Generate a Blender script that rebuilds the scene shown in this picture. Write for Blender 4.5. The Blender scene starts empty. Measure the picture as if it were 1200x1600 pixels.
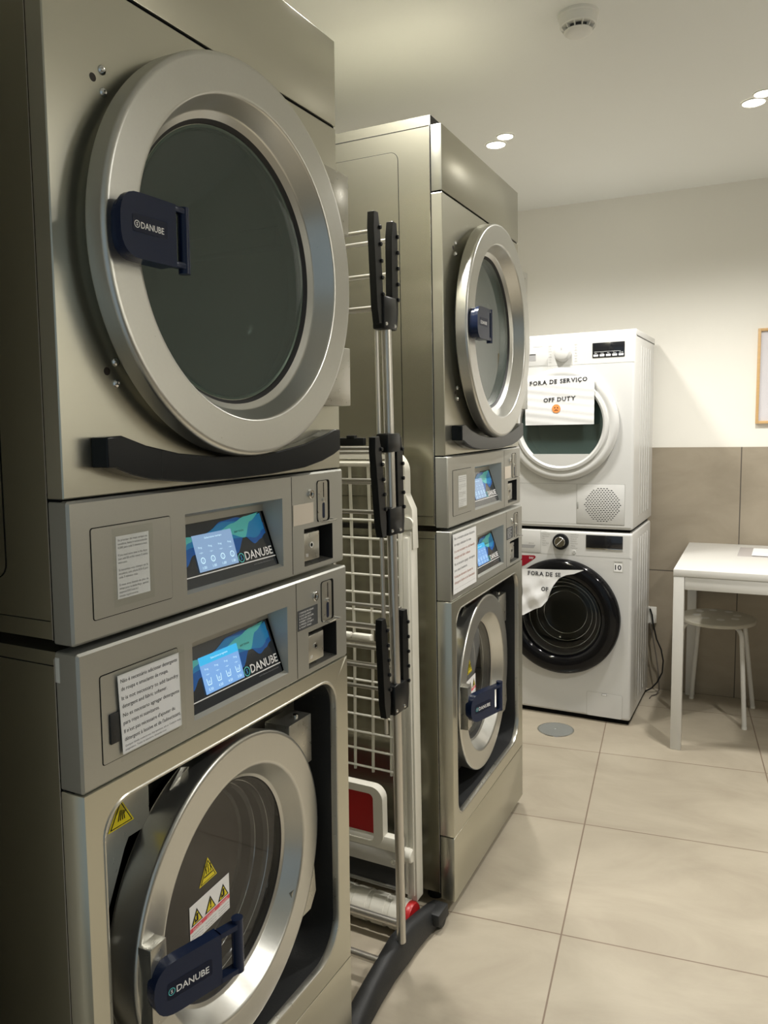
import bpy, bmesh, math, random
from mathutils import Vector, Matrix
random.seed(4)
PI = math.pi
SC = bpy.context.scene
COL = SC.collection

# ---------------------------------------------------------------- camera
CX, CY, CZ = 0.7932, -0.6251, 1.3367
YAW, PITCH, ROLL, FPX = 0.48771, -0.11483, -0.021815, 1204.9
cd = bpy.data.cameras.new('camera'); cam = bpy.data.objects.new('camera', cd); COL.objects.link(cam)
cd.sensor_fit = 'HORIZONTAL'; cd.sensor_width = 36.0; cd.lens = FPX / 1200.0 * 36.0
cd.clip_start = 0.02; cd.clip_end = 50
fwd = Vector((-math.sin(YAW)*math.cos(PITCH), math.cos(YAW)*math.cos(PITCH), math.sin(PITCH)))
rgt = Vector((math.cos(YAW), math.sin(YAW), 0)); upv = rgt.cross(fwd)
r2 = math.cos(ROLL)*rgt + math.sin(ROLL)*upv
u2 = math.cos(ROLL)*upv - math.sin(ROLL)*rgt
mw = Matrix((r2, u2, -fwd)).transposed().to_4x4(); mw.translation = (CX, CY, CZ)
cam.matrix_world = mw
SC.camera = cam

# ---------------------------------------------------------------- world and exposure
w = bpy.data.worlds.new('world'); SC.world = w; w.use_nodes = True
w.node_tree.nodes['Background'].inputs[0].default_value = (0.60, 0.72, 0.78, 1)
w.node_tree.nodes['Background'].inputs[1].default_value = 0.34
SC.view_settings.view_transform = 'Standard'; SC.view_settings.look = 'None'
SC.view_settings.exposure = 0.34; SC.view_settings.gamma = 1.0; SC.view_settings.use_curve_mapping = False
CEIL = 2.37
SPOT_W = 46.0
LIGHT_COL = (1.0, 0.97, 0.915)
# twin downlights: position of the two bulbs of each
TWINS = [((-0.234, 2.275), (-0.176, 2.212)), ((0.640, 2.350), (0.672, 2.285)),
         ((-0.17, 1.06), (-0.12, 0.995)), ((1.58, 1.12), (1.62, 1.05))]
LW_MUL = [0.62, 0.85, 0.85, 0.95]

# ---------------------------------------------------------------- materials
MATS = {}
def mat(name, col, rough=0.5, metal=0.0, spec=0.5, emit=None, es=1.0, coat=0.0, trans=0.0, alpha=1.0):
    if name in MATS: return MATS[name]
    m = bpy.data.materials.new(name); m.use_nodes = True
    b = m.node_tree.nodes['Principled BSDF']
    b.inputs['Base Color'].default_value = (*col, 1); b.inputs['Roughness'].default_value = rough
    b.inputs['Metallic'].default_value = metal; b.inputs['Specular IOR Level'].default_value = spec
    b.inputs['Coat Weight'].default_value = coat; b.inputs['Transmission Weight'].default_value = trans
    b.inputs['Alpha'].default_value = alpha
    if emit:
        b.inputs['Emission Color'].default_value = (*emit, 1); b.inputs['Emission Strength'].default_value = es
    MATS[name] = m; return m
def noisy(m, scale=(40, 40, 40), amount=0.06, colour_amount=0.0, bump=0.0, detail=4.0):
    nt = m.node_tree; b = nt.nodes['Principled BSDF']
    tc = nt.nodes.new('ShaderNodeTexCoord'); mp = nt.nodes.new('ShaderNodeMapping'); mp.inputs['Scale'].default_value = scale
    nz = nt.nodes.new('ShaderNodeTexNoise'); nz.inputs['Scale'].default_value = 1.0; nz.inputs['Detail'].default_value = detail
    nt.links.new(tc.outputs['Object'], mp.inputs[0]); nt.links.new(mp.outputs[0], nz.inputs['Vector'])
    r0 = b.inputs['Roughness'].default_value
    mr = nt.nodes.new('ShaderNodeMapRange'); mr.inputs['To Min'].default_value = max(0.02, r0-amount); mr.inputs['To Max'].default_value = r0+amount
    nt.links.new(nz.outputs['Fac'], mr.inputs[0]); nt.links.new(mr.outputs[0], b.inputs['Roughness'])
    if colour_amount:
        c = b.inputs['Base Color'].default_value
        mx = nt.nodes.new('ShaderNodeMix'); mx.data_type = 'RGBA'
        mx.inputs[6].default_value = (*[v*(1-colour_amount) for v in c[:3]], 1); mx.inputs[7].default_value = (*[min(1, v*(1+colour_amount)) for v in c[:3]], 1)
        nt.links.new(nz.outputs['Fac'], mx.inputs[0]); nt.links.new(mx.outputs[2], b.inputs['Base Color'])
    if bump:
        bp = nt.nodes.new('ShaderNodeBump'); bp.inputs['Strength'].default_value = bump; bp.inputs['Distance'].default_value = 0.002
        nt.links.new(nz.outputs['Fac'], bp.inputs['Height']); nt.links.new(bp.outputs[0], b.inputs['Normal'])
    return m
def glass(name, tint=(0.5, 0.55, 0.55), density=0.5, rough=0.02, refl=0.06, haze=None, rmax=1.0):
    # thin tinted pane: transparent body with a fresnel reflection
    m = bpy.data.materials.new(name); m.use_nodes = True; nt = m.node_tree
    nt.nodes.clear()
    out = nt.nodes.new('ShaderNodeOutputMaterial'); mix = nt.nodes.new('ShaderNodeMixShader')
    tr = nt.nodes.new('ShaderNodeBsdfTransparent'); tr.inputs[0].default_value = (*[c*(1-density) for c in tint], 1)
    gl = nt.nodes.new('ShaderNodeBsdfGlossy'); gl.inputs['Roughness'].default_value = rough
    lw = nt.nodes.new('ShaderNodeLayerWeight'); lw.inputs[0].default_value = 0.5
    pw = nt.nodes.new('ShaderNodeMath'); pw.operation = 'POWER'; pw.inputs[1].default_value = 4.0; nt.links.new(lw.outputs['Facing'], pw.inputs[0])
    fr = nt.nodes.new('ShaderNodeMapRange'); fr.inputs['To Min'].default_value = refl; fr.inputs['To Max'].default_value = rmax; nt.links.new(pw.outputs[0], fr.inputs[0])
    nt.links.new(fr.outputs[0], mix.inputs[0]); nt.links.new(tr.outputs[0], mix.inputs[1]); nt.links.new(gl.outputs[0], mix.inputs[2])
    if haze:
        df = nt.nodes.new('ShaderNodeBsdfDiffuse'); df.inputs[0].default_value = (*haze, 1); m2 = nt.nodes.new('ShaderNodeMixShader'); m2.inputs[0].default_value = 0.5
        nt.links.new(tr.outputs[0], m2.inputs[1]); nt.links.new(df.outputs[0], m2.inputs[2]); nt.links.new(m2.outputs[0], mix.inputs[1])
    nt.links.new(mix.outputs[0], out.inputs[0]); MATS[name] = m; return m

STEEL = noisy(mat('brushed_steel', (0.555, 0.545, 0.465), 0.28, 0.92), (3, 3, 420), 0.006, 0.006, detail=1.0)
STEELV = noisy(mat('brushed_steel_shaded_side', (0.40, 0.385, 0.30), 0.27, 0.93), (3, 3, 380), 0.006, 0.006, detail=1.0)  # front steel darkened to carry the shade on the machine sides
PANEL = noisy(mat('panel_grey', (0.46, 0.46, 0.425), 0.36, 0.75), (500, 500, 500), 0.06, 0.04)
RING = noisy(mat('door_ring_grey', (0.60, 0.60, 0.57), 0.30, 0.92), (300, 300, 300), 0.05, 0.03)
CHROME = mat('chrome', (0.75, 0.75, 0.74), 0.12, 1.0)
PLATE = noisy(mat('plain_steel_plate', (0.52, 0.51, 0.46), 0.3, 0.9), (80, 80, 80), 0.08, 0.06)
ALU = mat('aluminium_tube', (0.62, 0.60, 0.56), 0.28, 0.9)
NAVY = mat('navy_plastic', (0.009, 0.018, 0.052), 0.24, 0.0, spec=0.3)
NAVY2 = mat('navy_recess', (0.005, 0.010, 0.032), 0.4, spec=0.2)
BLACK = mat('black_plastic', (0.008, 0.009, 0.010), 0.30, spec=0.3)
BLACKM = noisy(mat('black_matte', (0.014, 0.015, 0.016), 0.55), (300, 300, 300), 0.1, bump=0.15)
RUBBER = mat('rubber', (0.012, 0.012, 0.013), 0.6)
DARK = mat('dark_gap', (0.006, 0.006, 0.006), 0.9, spec=0.1)
BUMPER = mat('bumper_dark_gloss', (0.008, 0.010, 0.012), 0.2, 0.0, spec=0.25)
DRUM = noisy(mat('drum_steel', (0.22, 0.22, 0.21), 0.35, 0.9), (40, 400, 40), 0.1, 0.1)
DRUMW = mat('washer_drum', (0.035, 0.038, 0.042), 0.3, 0.9)
BROWN = mat('brown_bowl_end', (0.036, 0.028, 0.023), 0.4, spec=0.3)
DRUMD = mat('dark_drum', (0.05, 0.052, 0.05), 0.45, 0.5)
DOORGLASS = glass('smoked_door_glass', (0.62, 0.80, 0.74), 0.40, 0.02, 0.07, (0.075, 0.115, 0.105))
CLEARGLASS = glass('clear_door_glass', (0.85, 0.87, 0.88), 0.12, 0.02, 0.03)
WHITE = mat('white_enamel', (0.60, 0.60, 0.585), 0.3, coat=0.2)
WHITEP = mat('white_plastic', (0.74, 0.73, 0.68), 0.4)
OFFW = noisy(mat('off_white_wire', (0.72, 0.70, 0.62), 0.45), (60, 60, 60), 0.05)
PAPER = noisy(mat('paper', (0.76, 0.765, 0.77), 0.75, spec=0.2), (25, 25, 25), 0.05, 0.02, bump=0.3)
INK = mat('ink', (0.03, 0.03, 0.035), 0.8, spec=0.1)
GREYINK = mat('grey_ink', (0.25, 0.25, 0.26), 0.8, spec=0.1)
REDINK = mat('faded_red_ink', (0.45, 0.22, 0.18), 0.8, spec=0.1)
TAPE = glass('clear_tape', (0.97, 0.98, 0.97), 0.01, 0.25, 0.05)
YEL = mat('warning_yellow', (0.75, 0.62, 0.01), 0.45)
STWHITE = mat('sticker_white', (0.82, 0.82, 0.82), 0.45)
STRED = mat('sticker_red', (0.75, 0.08, 0.12), 0.45)
GLOSSW = mat('white_print', (0.85, 0.85, 0.85), 0.4)
SCR_BG = mat('screen_navy', (0.016, 0.022, 0.030), 0.15, coat=0.3)
SCR_B1 = mat('screen_blue', (0.01, 0.11, 0.42), 0.2)
SCR_B2 = mat('screen_light_blue', (0.02, 0.24, 0.55), 0.2)
SCR_T = mat('screen_teal', (0.10, 0.55, 0.56), 0.2)
LCD1 = mat('lcd_washer', (0.02, 0.02, 0.03), 0.2, emit=(0.20, 0.42, 0.80), es=0.75)
LCD2 = mat('lcd_header', (0.02, 0.02, 0.03), 0.2, emit=(0.03, 0.48, 0.85), es=0.75)
LCD3 = mat('lcd_white', (0.02, 0.02, 0.03), 0.2, emit=(0.62, 0.88, 1.0), es=0.9)
LCD4 = mat('lcd_dryer', (0.02, 0.02, 0.03), 0.2, emit=(0.24, 0.38, 0.58), es=0.75)
RED = mat('red_plastic', (0.42, 0.012, 0.014), 0.35)
WOODF = noisy(mat('oak_frame', (0.62, 0.40, 0.18), 0.5), (6, 6, 90), 0.08, 0.15)
STOOLG = mat('shaded_stool_seat', (0.50, 0.475, 0.40), 0.5)  # white seat toned down for the shade under the table
TABLEW = mat('table_white', (0.66, 0.65, 0.615), 0.3)
DISPLAY = mat('black_display', (0.008, 0.009, 0.012), 0.12, coat=0.5)
EMOJI = mat('emoji_orange', (0.85, 0.30, 0.08), 0.7)
ARTP = mat('picture_print', (0.78, 0.78, 0.77), 0.6)
GREYP = mat('grey_plastic', (0.33, 0.33, 0.33), 0.4)
CEILM = noisy(mat('ceiling_paint', (0.84, 0.845, 0.81), 0.9, spec=0.2), (3, 3, 3), 0.03, 0.01)
WALLM = noisy(mat('wall_paint', (0.84, 0.82, 0.755), 0.85, spec=0.2), (6, 6, 6), 0.03, 0.01)
BULB = mat('bulb', (1, 1, 1), 0.4, emit=(1.0, 0.93, 0.80), es=14.0)

def tile_mat(name, base, dark, grout, tw, th, origin, rot, mortar, plane='xy', rough=0.4, nscale=2.2):
    m = bpy.data.materials.new(name); m.use_nodes = True; nt = m.node_tree; b = nt.nodes['Principled BSDF']
    tc = nt.nodes.new('ShaderNodeTexCoord')
    mp = nt.nodes.new('ShaderNodeMapping'); mp.vector_type = 'TEXTURE'
    mp.inputs['Rotation'].default_value = (0, 0, rot)
    nt.links.new(tc.outputs['Object'], mp.inputs[0])
    src = mp.outputs[0]
    if plane == 'xz':
        sx = nt.nodes.new('ShaderNodeSeparateXYZ'); cx = nt.nodes.new('ShaderNodeCombineXYZ')
        nt.links.new(src, sx.inputs[0]); nt.links.new(sx.outputs[0], cx.inputs[0]); nt.links.new(sx.outputs[2], cx.inputs[1]); src = cx.outputs[0]
    mp2 = nt.nodes.new('ShaderNodeMapping'); mp2.inputs['Location'].default_value = (-origin[0], -origin[1], 0)
    nt.links.new(src, mp2.inputs[0])
    br = nt.nodes.new('ShaderNodeTexBrick'); br.offset = 0; br.squash = 1
    br.inputs['Scale'].default_value = 1; br.inputs['Brick Width'].default_value = tw; br.inputs['Row Height'].default_value = th
    br.inputs['Mortar Size'].default_value = mortar; br.inputs['Mortar Smooth'].default_value = 0.1; br.inputs['Bias'].default_value = 0
    br.inputs['Color1'].default_value = (0.46, 0.46, 0.46, 1); br.inputs['Color2'].default_value = (0.54, 0.54, 0.54, 1)
    nt.links.new(mp2.outputs[0], br.inputs['Vector'])
    nz = nt.nodes.new('ShaderNodeTexNoise'); nz.inputs['Scale'].default_value = nscale; nz.inputs['Detail'].default_value = 7; nz.inputs['Roughness'].default_value = 0.62
    nz.inputs['Distortion'].default_value = 0.6
    mpn = nt.nodes.new('ShaderNodeMapping'); mpn.inputs['Scale'].default_value = (1, 1.8, 1)
    nt.links.new(mp2.outputs[0], mpn.inputs[0]); nt.links.new(mpn.outputs[0], nz.inputs['Vector'])
    rp = nt.nodes.new('ShaderNodeValToRGB'); rp.color_ramp.elements[0].position = 0.33; rp.color_ramp.elements[1].position = 0.66
    rp.color_ramp.elements[0].color = (*dark, 1); rp.color_ramp.elements[1].color = (*base, 1)
    nt.links.new(nz.outputs['Fac'], rp.inputs[0])
    ov = nt.nodes.new('ShaderNodeMix'); ov.data_type = 'RGBA'; ov.blend_type = 'OVERLAY'; ov.inputs[0].default_value = 0.5
    nt.links.new(rp.outputs[0], ov.inputs[6]); nt.links.new(br.outputs['Color'], ov.inputs[7])
    mx = nt.nodes.new('ShaderNodeMix'); mx.data_type = 'RGBA'; mx.inputs[7].default_value = (*grout, 1)
    nt.links.new(br.outputs['Fac'], mx.inputs[0]); nt.links.new(ov.outputs[2], mx.inputs[6]); nt.links.new(mx.outputs[2], b.inputs['Base Color'])
    b.inputs['Roughness'].default_value = rough
    bp = nt.nodes.new('ShaderNodeBump'); bp.inputs['Strength'].default_value = 0.25; bp.inputs['Distance'].default_value = 0.002; bp.invert = True
    nt.links.new(br.outputs['Fac'], bp.inputs['Height']); nt.links.new(bp.outputs[0], b.inputs['Normal'])
    MATS[name] = m; return m
PSIF, PSIW, WALLY = 0.1317, 0.0596, 3.248
FLOORM = tile_mat('floor_tiles', (0.44, 0.392, 0.306), (0.345, 0.30, 0.23), (0.20, 0.15, 0.11), 0.6025, 0.5856, (0.4626, 1.1847), PSIF, 0.0022, rough=0.42)
WTILEM = tile_mat('wall_tiles', (0.36, 0.31, 0.235), (0.29, 0.248, 0.185), (0.09, 0.075, 0.06), 1.2, 0.598, (0.782, -0.001), 0.0, 0.0025, 'xz', rough=0.45, nscale=3)

# ---------------------------------------------------------------- mesh helpers
class MB:
    def __init__(s, *mats): s.bm = bmesh.new(); s.mats = list(mats); s.xf = None
    def mi(s, m):
        if m not in s.mats: s.mats.append(m)
        return s.mats.index(m)
    def face(s, pts, m):
        vs = [s.bm.verts.new(p) for p in pts]
        f = s.bm.faces.new(vs); f.material_index = s.mi(m); return f
    def box(s, a, b, m, bevel=0.0, seg=2, skip=()):
        x0, y0, z0 = [min(a[i], b[i]) for i in range(3)]; x1, y1, z1 = [max(a[i], b[i]) for i in range(3)]
        v = [s.bm.verts.new(p) for p in ((x0,y0,z0),(x1,y0,z0),(x1,y1,z0),(x0,y1,z0),(x0,y0,z1),(x1,y0,z1),(x1,y1,z1),(x0,y1,z1))]
        q = {'-z':(3,2,1,0), '+z':(4,5,6,7), '-y':(0,1,5,4), '+x':(1,2,6,5), '+y':(2,3,7,6), '-x':(3,0,4,7)}
        fs = []
        for k, idx in q.items():
            if k in skip: continue
            f = s.bm.faces.new([v[i] for i in idx]); f.material_index = s.mi(m); fs.append(f)
        if bevel > 0:
            es = list({e for f in fs for e in f.edges})
            r = bmesh.ops.bevel(s.bm, geom=es, offset=bevel, segments=seg, profile=0.5, affect='EDGES', clamp_overlap=True)
            for f in r['faces']: f.material_index = s.mi(m)
        return s
    def prism(s, pts, n, m, side=None):
        """closed polygon of 3D points extruded by vector n"""
        n = Vector(n); a = [s.bm.verts.new(p) for p in pts]; b = [s.bm.verts.new(Vector(p)+n) for p in pts]
        i1 = s.mi(m); i2 = s.mi(side or m)
        f = s.bm.faces.new(a); f.material_index = i1
        f = s.bm.faces.new(list(reversed(b))); f.material_index = i1
        k = len(pts)
        for i in range(k):
            f = s.bm.faces.new((a[i], b[i], b[(i+1) % k], a[(i+1) % k])); f.material_index = i2
        return s
    def lathe(s, prof, c, ax='x', seg=96, m=None, closed=False):
        """prof: list of (a, r[, material]) along axis; revolve about axis through c"""
        rings = []
        for p in prof:
            a, r = p[0], p[1]; ring = []
            for i in range(seg):
                t = 2*PI*i/seg; u, v = r*math.cos(t), r*math.sin(t)
                if ax == 'x': q = (c[0]+a, c[1]+u, c[2]+v)
                elif ax == 'y': q = (c[0]+u, c[1]+a, c[2]+v)
                else: q = (c[0]+u, c[1]+v, c[2]+a)
                ring.append(s.bm.verts.new(q))
            rings.append(ring)
        n = len(prof); rng = range(n) if closed else range(n-1)
        for j in rng:
            mm = prof[j][2] if len(prof[j]) > 2 else m; k = s.mi(mm)
            A, B = rings[j], rings[(j+1) % n]
            for i in range(seg):
                f = s.bm.faces.new((A[i], A[(i+1) % seg], B[(i+1) % seg], B[i])); f.material_index = k
        s.rings = rings; return s
    def disc(s, c, r, ax, m, seg=48):
        pts = []
        for i in range(seg):
            t = 2*PI*i/seg; u, v = r*math.cos(t), r*math.sin(t)
            pts.append((c[0], c[1]+u, c[2]+v) if ax == 'x' else ((c[0]+u, c[1], c[2]+v) if ax == 'y' else (c[0]+u, c[1]+v, c[2])))
        s.face(pts, m); return s
    def cyl(s, c, r, h, ax, m, seg=32, bev=0.0):
        """capped cylinder starting at c running h along axis"""
        sg = 1 if h > 0 else -1
        s.lathe([(0, 0.0001), (0, r), (h-sg*bev, r), (h, r-bev), (h, 0.0001)], c, ax, seg, m); return s
    def tube(s, pts, r, m, seg=12, caps=True):
        pts = [Vector(p) for p in pts]; rings = []
        n = len(pts); prev = None
        for i in range(n):
            if i == 0: d = pts[1]-pts[0]
            elif i == n-1: d = pts[-1]-pts[-2]
            else: d = (pts[i+1]-pts[i]).normalized() + (pts[i]-pts[i-1]).normalized()
            d.normalize()
            if prev is None:
                a = Vector((0, 0, 1)) if abs(d.z) < 0.9 else Vector((1, 0, 0)); e1 = d.cross(a).normalized()
            else: e1 = (prev - d*prev.dot(d)).normalized()
            prev = e1; e2 = d.cross(e1)
            rr = r[i] if isinstance(r, (list, tuple)) else r
            rings.append([s.bm.verts.new(pts[i] + e1*rr*math.cos(2*PI*k/seg) + e2*rr*math.sin(2*PI*k/seg)) for k in range(seg)])
        k = s.mi(m)
        for A, B in zip(rings, rings[1:]):
            for i in range(seg):
                f = s.bm.faces.new((A[i], A[(i+1) % seg], B[(i+1) % seg], B[i])); f.material_index = k
        if caps:
            f = s.bm.faces.new(list(reversed(rings[0]))); f.material_index = k
            f = s.bm.faces.new(rings[-1]); f.material_index = k
        return s
    def plane_holes(s, P, u0, u1, v0, v1, holes, m):
        """rectangle with rectangular holes; P(u,v) -> point"""
        us = sorted({u0, u1, *[h[0] for h in holes], *[h[1] for h in holes]}); vs = sorted({v0, v1, *[h[2] for h in holes], *[h[3] for h in holes]})
        for a, b in zip(us, us[1:]):
            for c, d in zip(vs, vs[1:]):
                mu, mv = (a+b)/2, (c+d)/2
                if any(h[0] < mu < h[1] and h[2] < mv < h[3] for h in holes): continue
                s.face([P(a, c), P(b, c), P(b, d), P(a, d)], m)
    def plane_loop_hole(s, P, rect, loop, m):
        """rectangle (u0,u1,v0,v1) with one closed loop cut out"""
        u0, u1, v0, v1 = rect; cu = sum(p[0] for p in loop)/len(loop); cv = sum(p[1] for p in loop)/len(loop)
        outer = []
        for (u, v) in loop:
            du, dv = u-cu, v-cv
            t = min([(u1-cu)/du if du > 1e-9 else 1e9, (u0-cu)/du if du < -1e-9 else 1e9, (v1-cv)/dv if dv > 1e-9 else 1e9, (v0-cv)/dv if dv < -1e-9 else 1e9])
            outer.append((cu+du*t, cv+dv*t))
        k = len(loop); cor = [(u0, v0), (u1, v0), (u1, v1), (u0, v1)]
        for i in range(k):
            j = (i+1) % k; pts = [loop[i], loop[j], outer[j]]
            A, B = outer[i], outer[j]
            for c in cor:
                on = lambda q: (abs(q[0]-c[0]) < 1e-6, abs(q[1]-c[1]) < 1e-6)
                a_, b_ = on(A), on(B)
                if (a_[0] and b_[1] and not a_[1] and not b_[0]) or (a_[1] and b_[0] and not a_[0] and not b_[1]): pts.append(c)
            pts.append(outer[i]); s.face([P(*q) for q in pts], m)
    def text(s, txt, P, u, v, size, m, align='LEFT', width=None, bold=0.0, spacing=1.0, serif=False):
        """flat lettering; P(u,v)->point, baseline at v, cap height about 0.7*size"""
        vs, fs = text2d(txt, bold, spacing)
        if not vs: return s
        xs = [p[0] for p in vs]; w0 = min(xs); w1 = max(xs); sx = size
        if width is not None: sx = width/(w1-w0)
        off = -w0*sx if align == 'LEFT' else (-(w0+w1)/2*sx if align == 'CENTER' else -w1*sx)
        bv = [s.bm.verts.new(P(u+off+p[0]*sx, v+p[1]*size)) for p in vs]; k = s.mi(m)
        for f in fs:
            try: q = s.bm.faces.new([bv[i] for i in f]); q.material_index = k
            except ValueError: pass
        return s
    def build(s, name, parent=None, smooth=35, recalc=True, merge=True):
        if merge: bmesh.ops.remove_doubles(s.bm, verts=s.bm.verts, dist=1e-5)
        if recalc: bmesh.ops.recalc_face_normals(s.bm, faces=s.bm.faces)
        if s.xf:
            for vtx in s.bm.verts: vtx.co = s.xf(vtx.co)
        me = bpy.data.meshes.new(name); s.bm.to_mesh(me); s.bm.free()
        for m in s.mats: me.materials.append(m)
        if smooth:
            me.polygons.foreach_set('use_smooth', [True]*len(me.polygons)); me.set_sharp_from_angle(angle=math.radians(smooth))
        o = bpy.data.objects.new(name, me); COL.objects.link(o)
        if parent: o.parent = parent
        return o
_TC = {}
def text2d(txt, bold=0.0, spacing=1.0):
    key = (txt, bold, spacing)
    if key in _TC: return _TC[key]
    cu = bpy.data.curves.new('t', 'FONT'); cu.body = txt; cu.size = 1; cu.offset = bold; cu.space_character = spacing; cu.resolution_u = 2
    o = bpy.data.objects.new('t', cu); COL.objects.link(o)
    dg = bpy.context.evaluated_depsgraph_get(); dg.update()
    me = o.evaluated_get(dg).to_mesh()
    r = ([tuple(v.co) for v in me.vertices], [tuple(p.vertices) for p in me.polygons])
    o.evaluated_get(dg).to_mesh_clear(); bpy.data.objects.remove(o); bpy.data.curves.remove(cu)
    _TC[key] = r; return r
def rprof(pts, n=5):
    """pts: (a, r, radius[, mat]); rounds the corners with tight arcs and adds support loops so flats stay flat"""
    out = []
    for i, p in enumerate(pts):
        mm = (p[3],) if len(p) > 3 else ()
        if i in (0, len(pts)-1) or not p[2]:
            out.append((p[0], p[1])+mm); continue
        P0, P, P1 = Vector((pts[i-1][0], pts[i-1][1])), Vector((p[0], p[1])), Vector((pts[i+1][0], pts[i+1][1]))
        d0, d1 = (P0-P), (P1-P); rr = min(p[2], d0.length*0.45, d1.length*0.45); d0.normalize(); d1.normalize()
        a, c = P+d0*rr, P+d1*rr
        for k in ([-1]+list(range(n+1))+[n+1]):
            if k == -1: q = P+d0*min(rr*1.15, rr+0.0006)
            elif k == n+1: q = P+d1*min(rr*1.15, rr+0.0006)
            else:
                t = k/n; q = a*(1-t)**2+P*2*t*(1-t)+c*t*t
            out.append((q.x, q.y)+mm)
    return out
def thing(name, label, cat, loc=(0, 0, 0), rz=0.0, group=None):
    o = bpy.data.objects.new(name, None); o.empty_display_size = 0.05; COL.objects.link(o); o.location = loc; o.rotation_euler = (0, 0, rz)
    return tag(o, label, cat, group)
def tag(o, label, cat, group=None):
    o['label'] = label; o['category'] = cat
    if group: o['group'] = group
    return o
def struct(o): o['kind'] = 'structure'; return o
def rrect(u0, u1, v0, v1, r, n=8):
    if not isinstance(r, (list, tuple)): r = [r]*4   # corner radii: (u1,v1), (u0,v1), (u0,v0), (u1,v0)
    out = []
    for (cu, cv, a0, rr) in ((u1-r[0], v1-r[0], 0, r[0]), (u0+r[1], v1-r[1], PI/2, r[1]), (u0+r[2], v0+r[2], PI, r[2]), (u1-r[3], v0+r[3], 3*PI/2, r[3])):
        for i in range(n+1):
            t = a0+PI/2*i/n; out.append((cu+rr*math.cos(t), cv+rr*math.sin(t)))
    return out
def wallr(x, y, z=0.0, psi=PSIW):
    c, s = math.cos(psi), math.sin(psi); return Vector((x*c-y*s, x*s+y*c, z))

# ---------------------------------------------------------------- room
b = MB(FLOORM); b.box((-1.6, -1.7, -0.05), (2.6, 3.9, 0.0), FLOORM); struct(b.build('floor', smooth=0))
b = MB(CEILM); b.box((-1.6, -1.7, CEIL), (2.6, 3.9, CEIL+0.05), CEILM); struct(b.build('ceiling', smooth=0))
wr = lambda v: wallr(v.x, v.y, v.z)
b = MB(WALLM); b.box((-1.1, WALLY, 0), (2.25, WALLY+0.1, CEIL), WALLM); o = struct(b.build('wall_back', smooth=0)); o.rotation_euler = (0, 0, PSIW)
b = MB(WTILEM); b.box((-1.0, WALLY-0.010, 0), (2.12, WALLY-0.0005, 1.192), WTILEM); o = struct(b.build('trim_1', smooth=0)); o.rotation_euler = (0, 0, PSIW)
b = MB(WALLM); b.box((-1.1, -1.6, 0), (-1.0, WALLY-0.0005, CEIL), WALLM); o = struct(b.build('wall_left', smooth=0)); o.rotation_euler = (0, 0, PSIW)
b = MB(WALLM); b.box((2.13, -1.6, 0), (2.25, WALLY-0.0005, CEIL), WALLM); o = struct(b.build('wall_right', smooth=0)); o.rotation_euler = (0, 0, PSIW)
WTR = tile_mat('wall_tiles_side_dimmed', (0.24, 0.215, 0.17), (0.19, 0.168, 0.132), (0.09, 0.075, 0.06), 1.2, 0.598, (0.3, -0.001), PI/2, 0.0025, 'xz', rough=0.45, nscale=3)  # unseen tiles darkened so the steel fronts reflect less light
b = MB(WTR); b.box((2.12, -1.6, 0), (2.1295, WALLY-0.0105, 1.192), WTR); o = struct(b.build('trim_2', smooth=0)); o.rotation_euler = (0, 0, PSIW)

b = MB(WALLM); b.box((-1.0, -0.24, 0), (-0.08, -0.12, CEIL), WALLM); struct(b.build('unseen_shade_wall', smooth=0))  # unseen wall added to keep the nearest stack's side dark

# ---------------------------------------------------------------- downlights
LBL = ['twin recessed ceiling downlight above the white dryer stack, left of the two visible', 'twin recessed ceiling downlight at the right edge of the picture',
       'twin recessed downlight over the gap between the steel stacks, out of view', 'unseen twin downlight added over the right side of the aisle to light the fronts']  # last twin is unseen, added to light the fronts and right floor
for k, (pr_, mul) in enumerate(zip(TWINS, LW_MUL)):
    mid = ((pr_[0][0]+pr_[1][0])/2, (pr_[0][1]+pr_[1][1])/2)
    t = thing('ceiling_downlight', LBL[k], 'ceiling light', (mid[0], mid[1], CEIL), group='twin recessed downlights')
    for q, br in zip(pr_, (0.0330, 0.0265)):
        dx, dy = q[0]-mid[0], q[1]-mid[1]
        b = MB(WHITEP); b.lathe([(-0.0005, br+0.008), (-0.004, br+0.007), (-0.004, br+0.002), (-0.001, br)], (dx, dy, 0), 'z', 40, WHITEP); b.build('trim_ring', t)
        b = MB(BULB); b.lathe([(-0.003, br), (-0.007, br*0.6), (-0.0085, 0.0001)], (dx, dy, 0), 'z', 32, BULB); b.build('bulb', t)
        ld = bpy.data.lights.new('downlight_lamp', 'SPOT'); ld.energy = SPOT_W*mul; ld.color = LIGHT_COL; ld.spot_size = math.radians(150); ld.spot_blend = 1.0; ld.shadow_soft_size = 0.028
        lo = bpy.data.objects.new('downlight_lamp', ld); COL.objects.link(lo); lo.location = (dx, dy, -0.03); lo.parent = t

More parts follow.
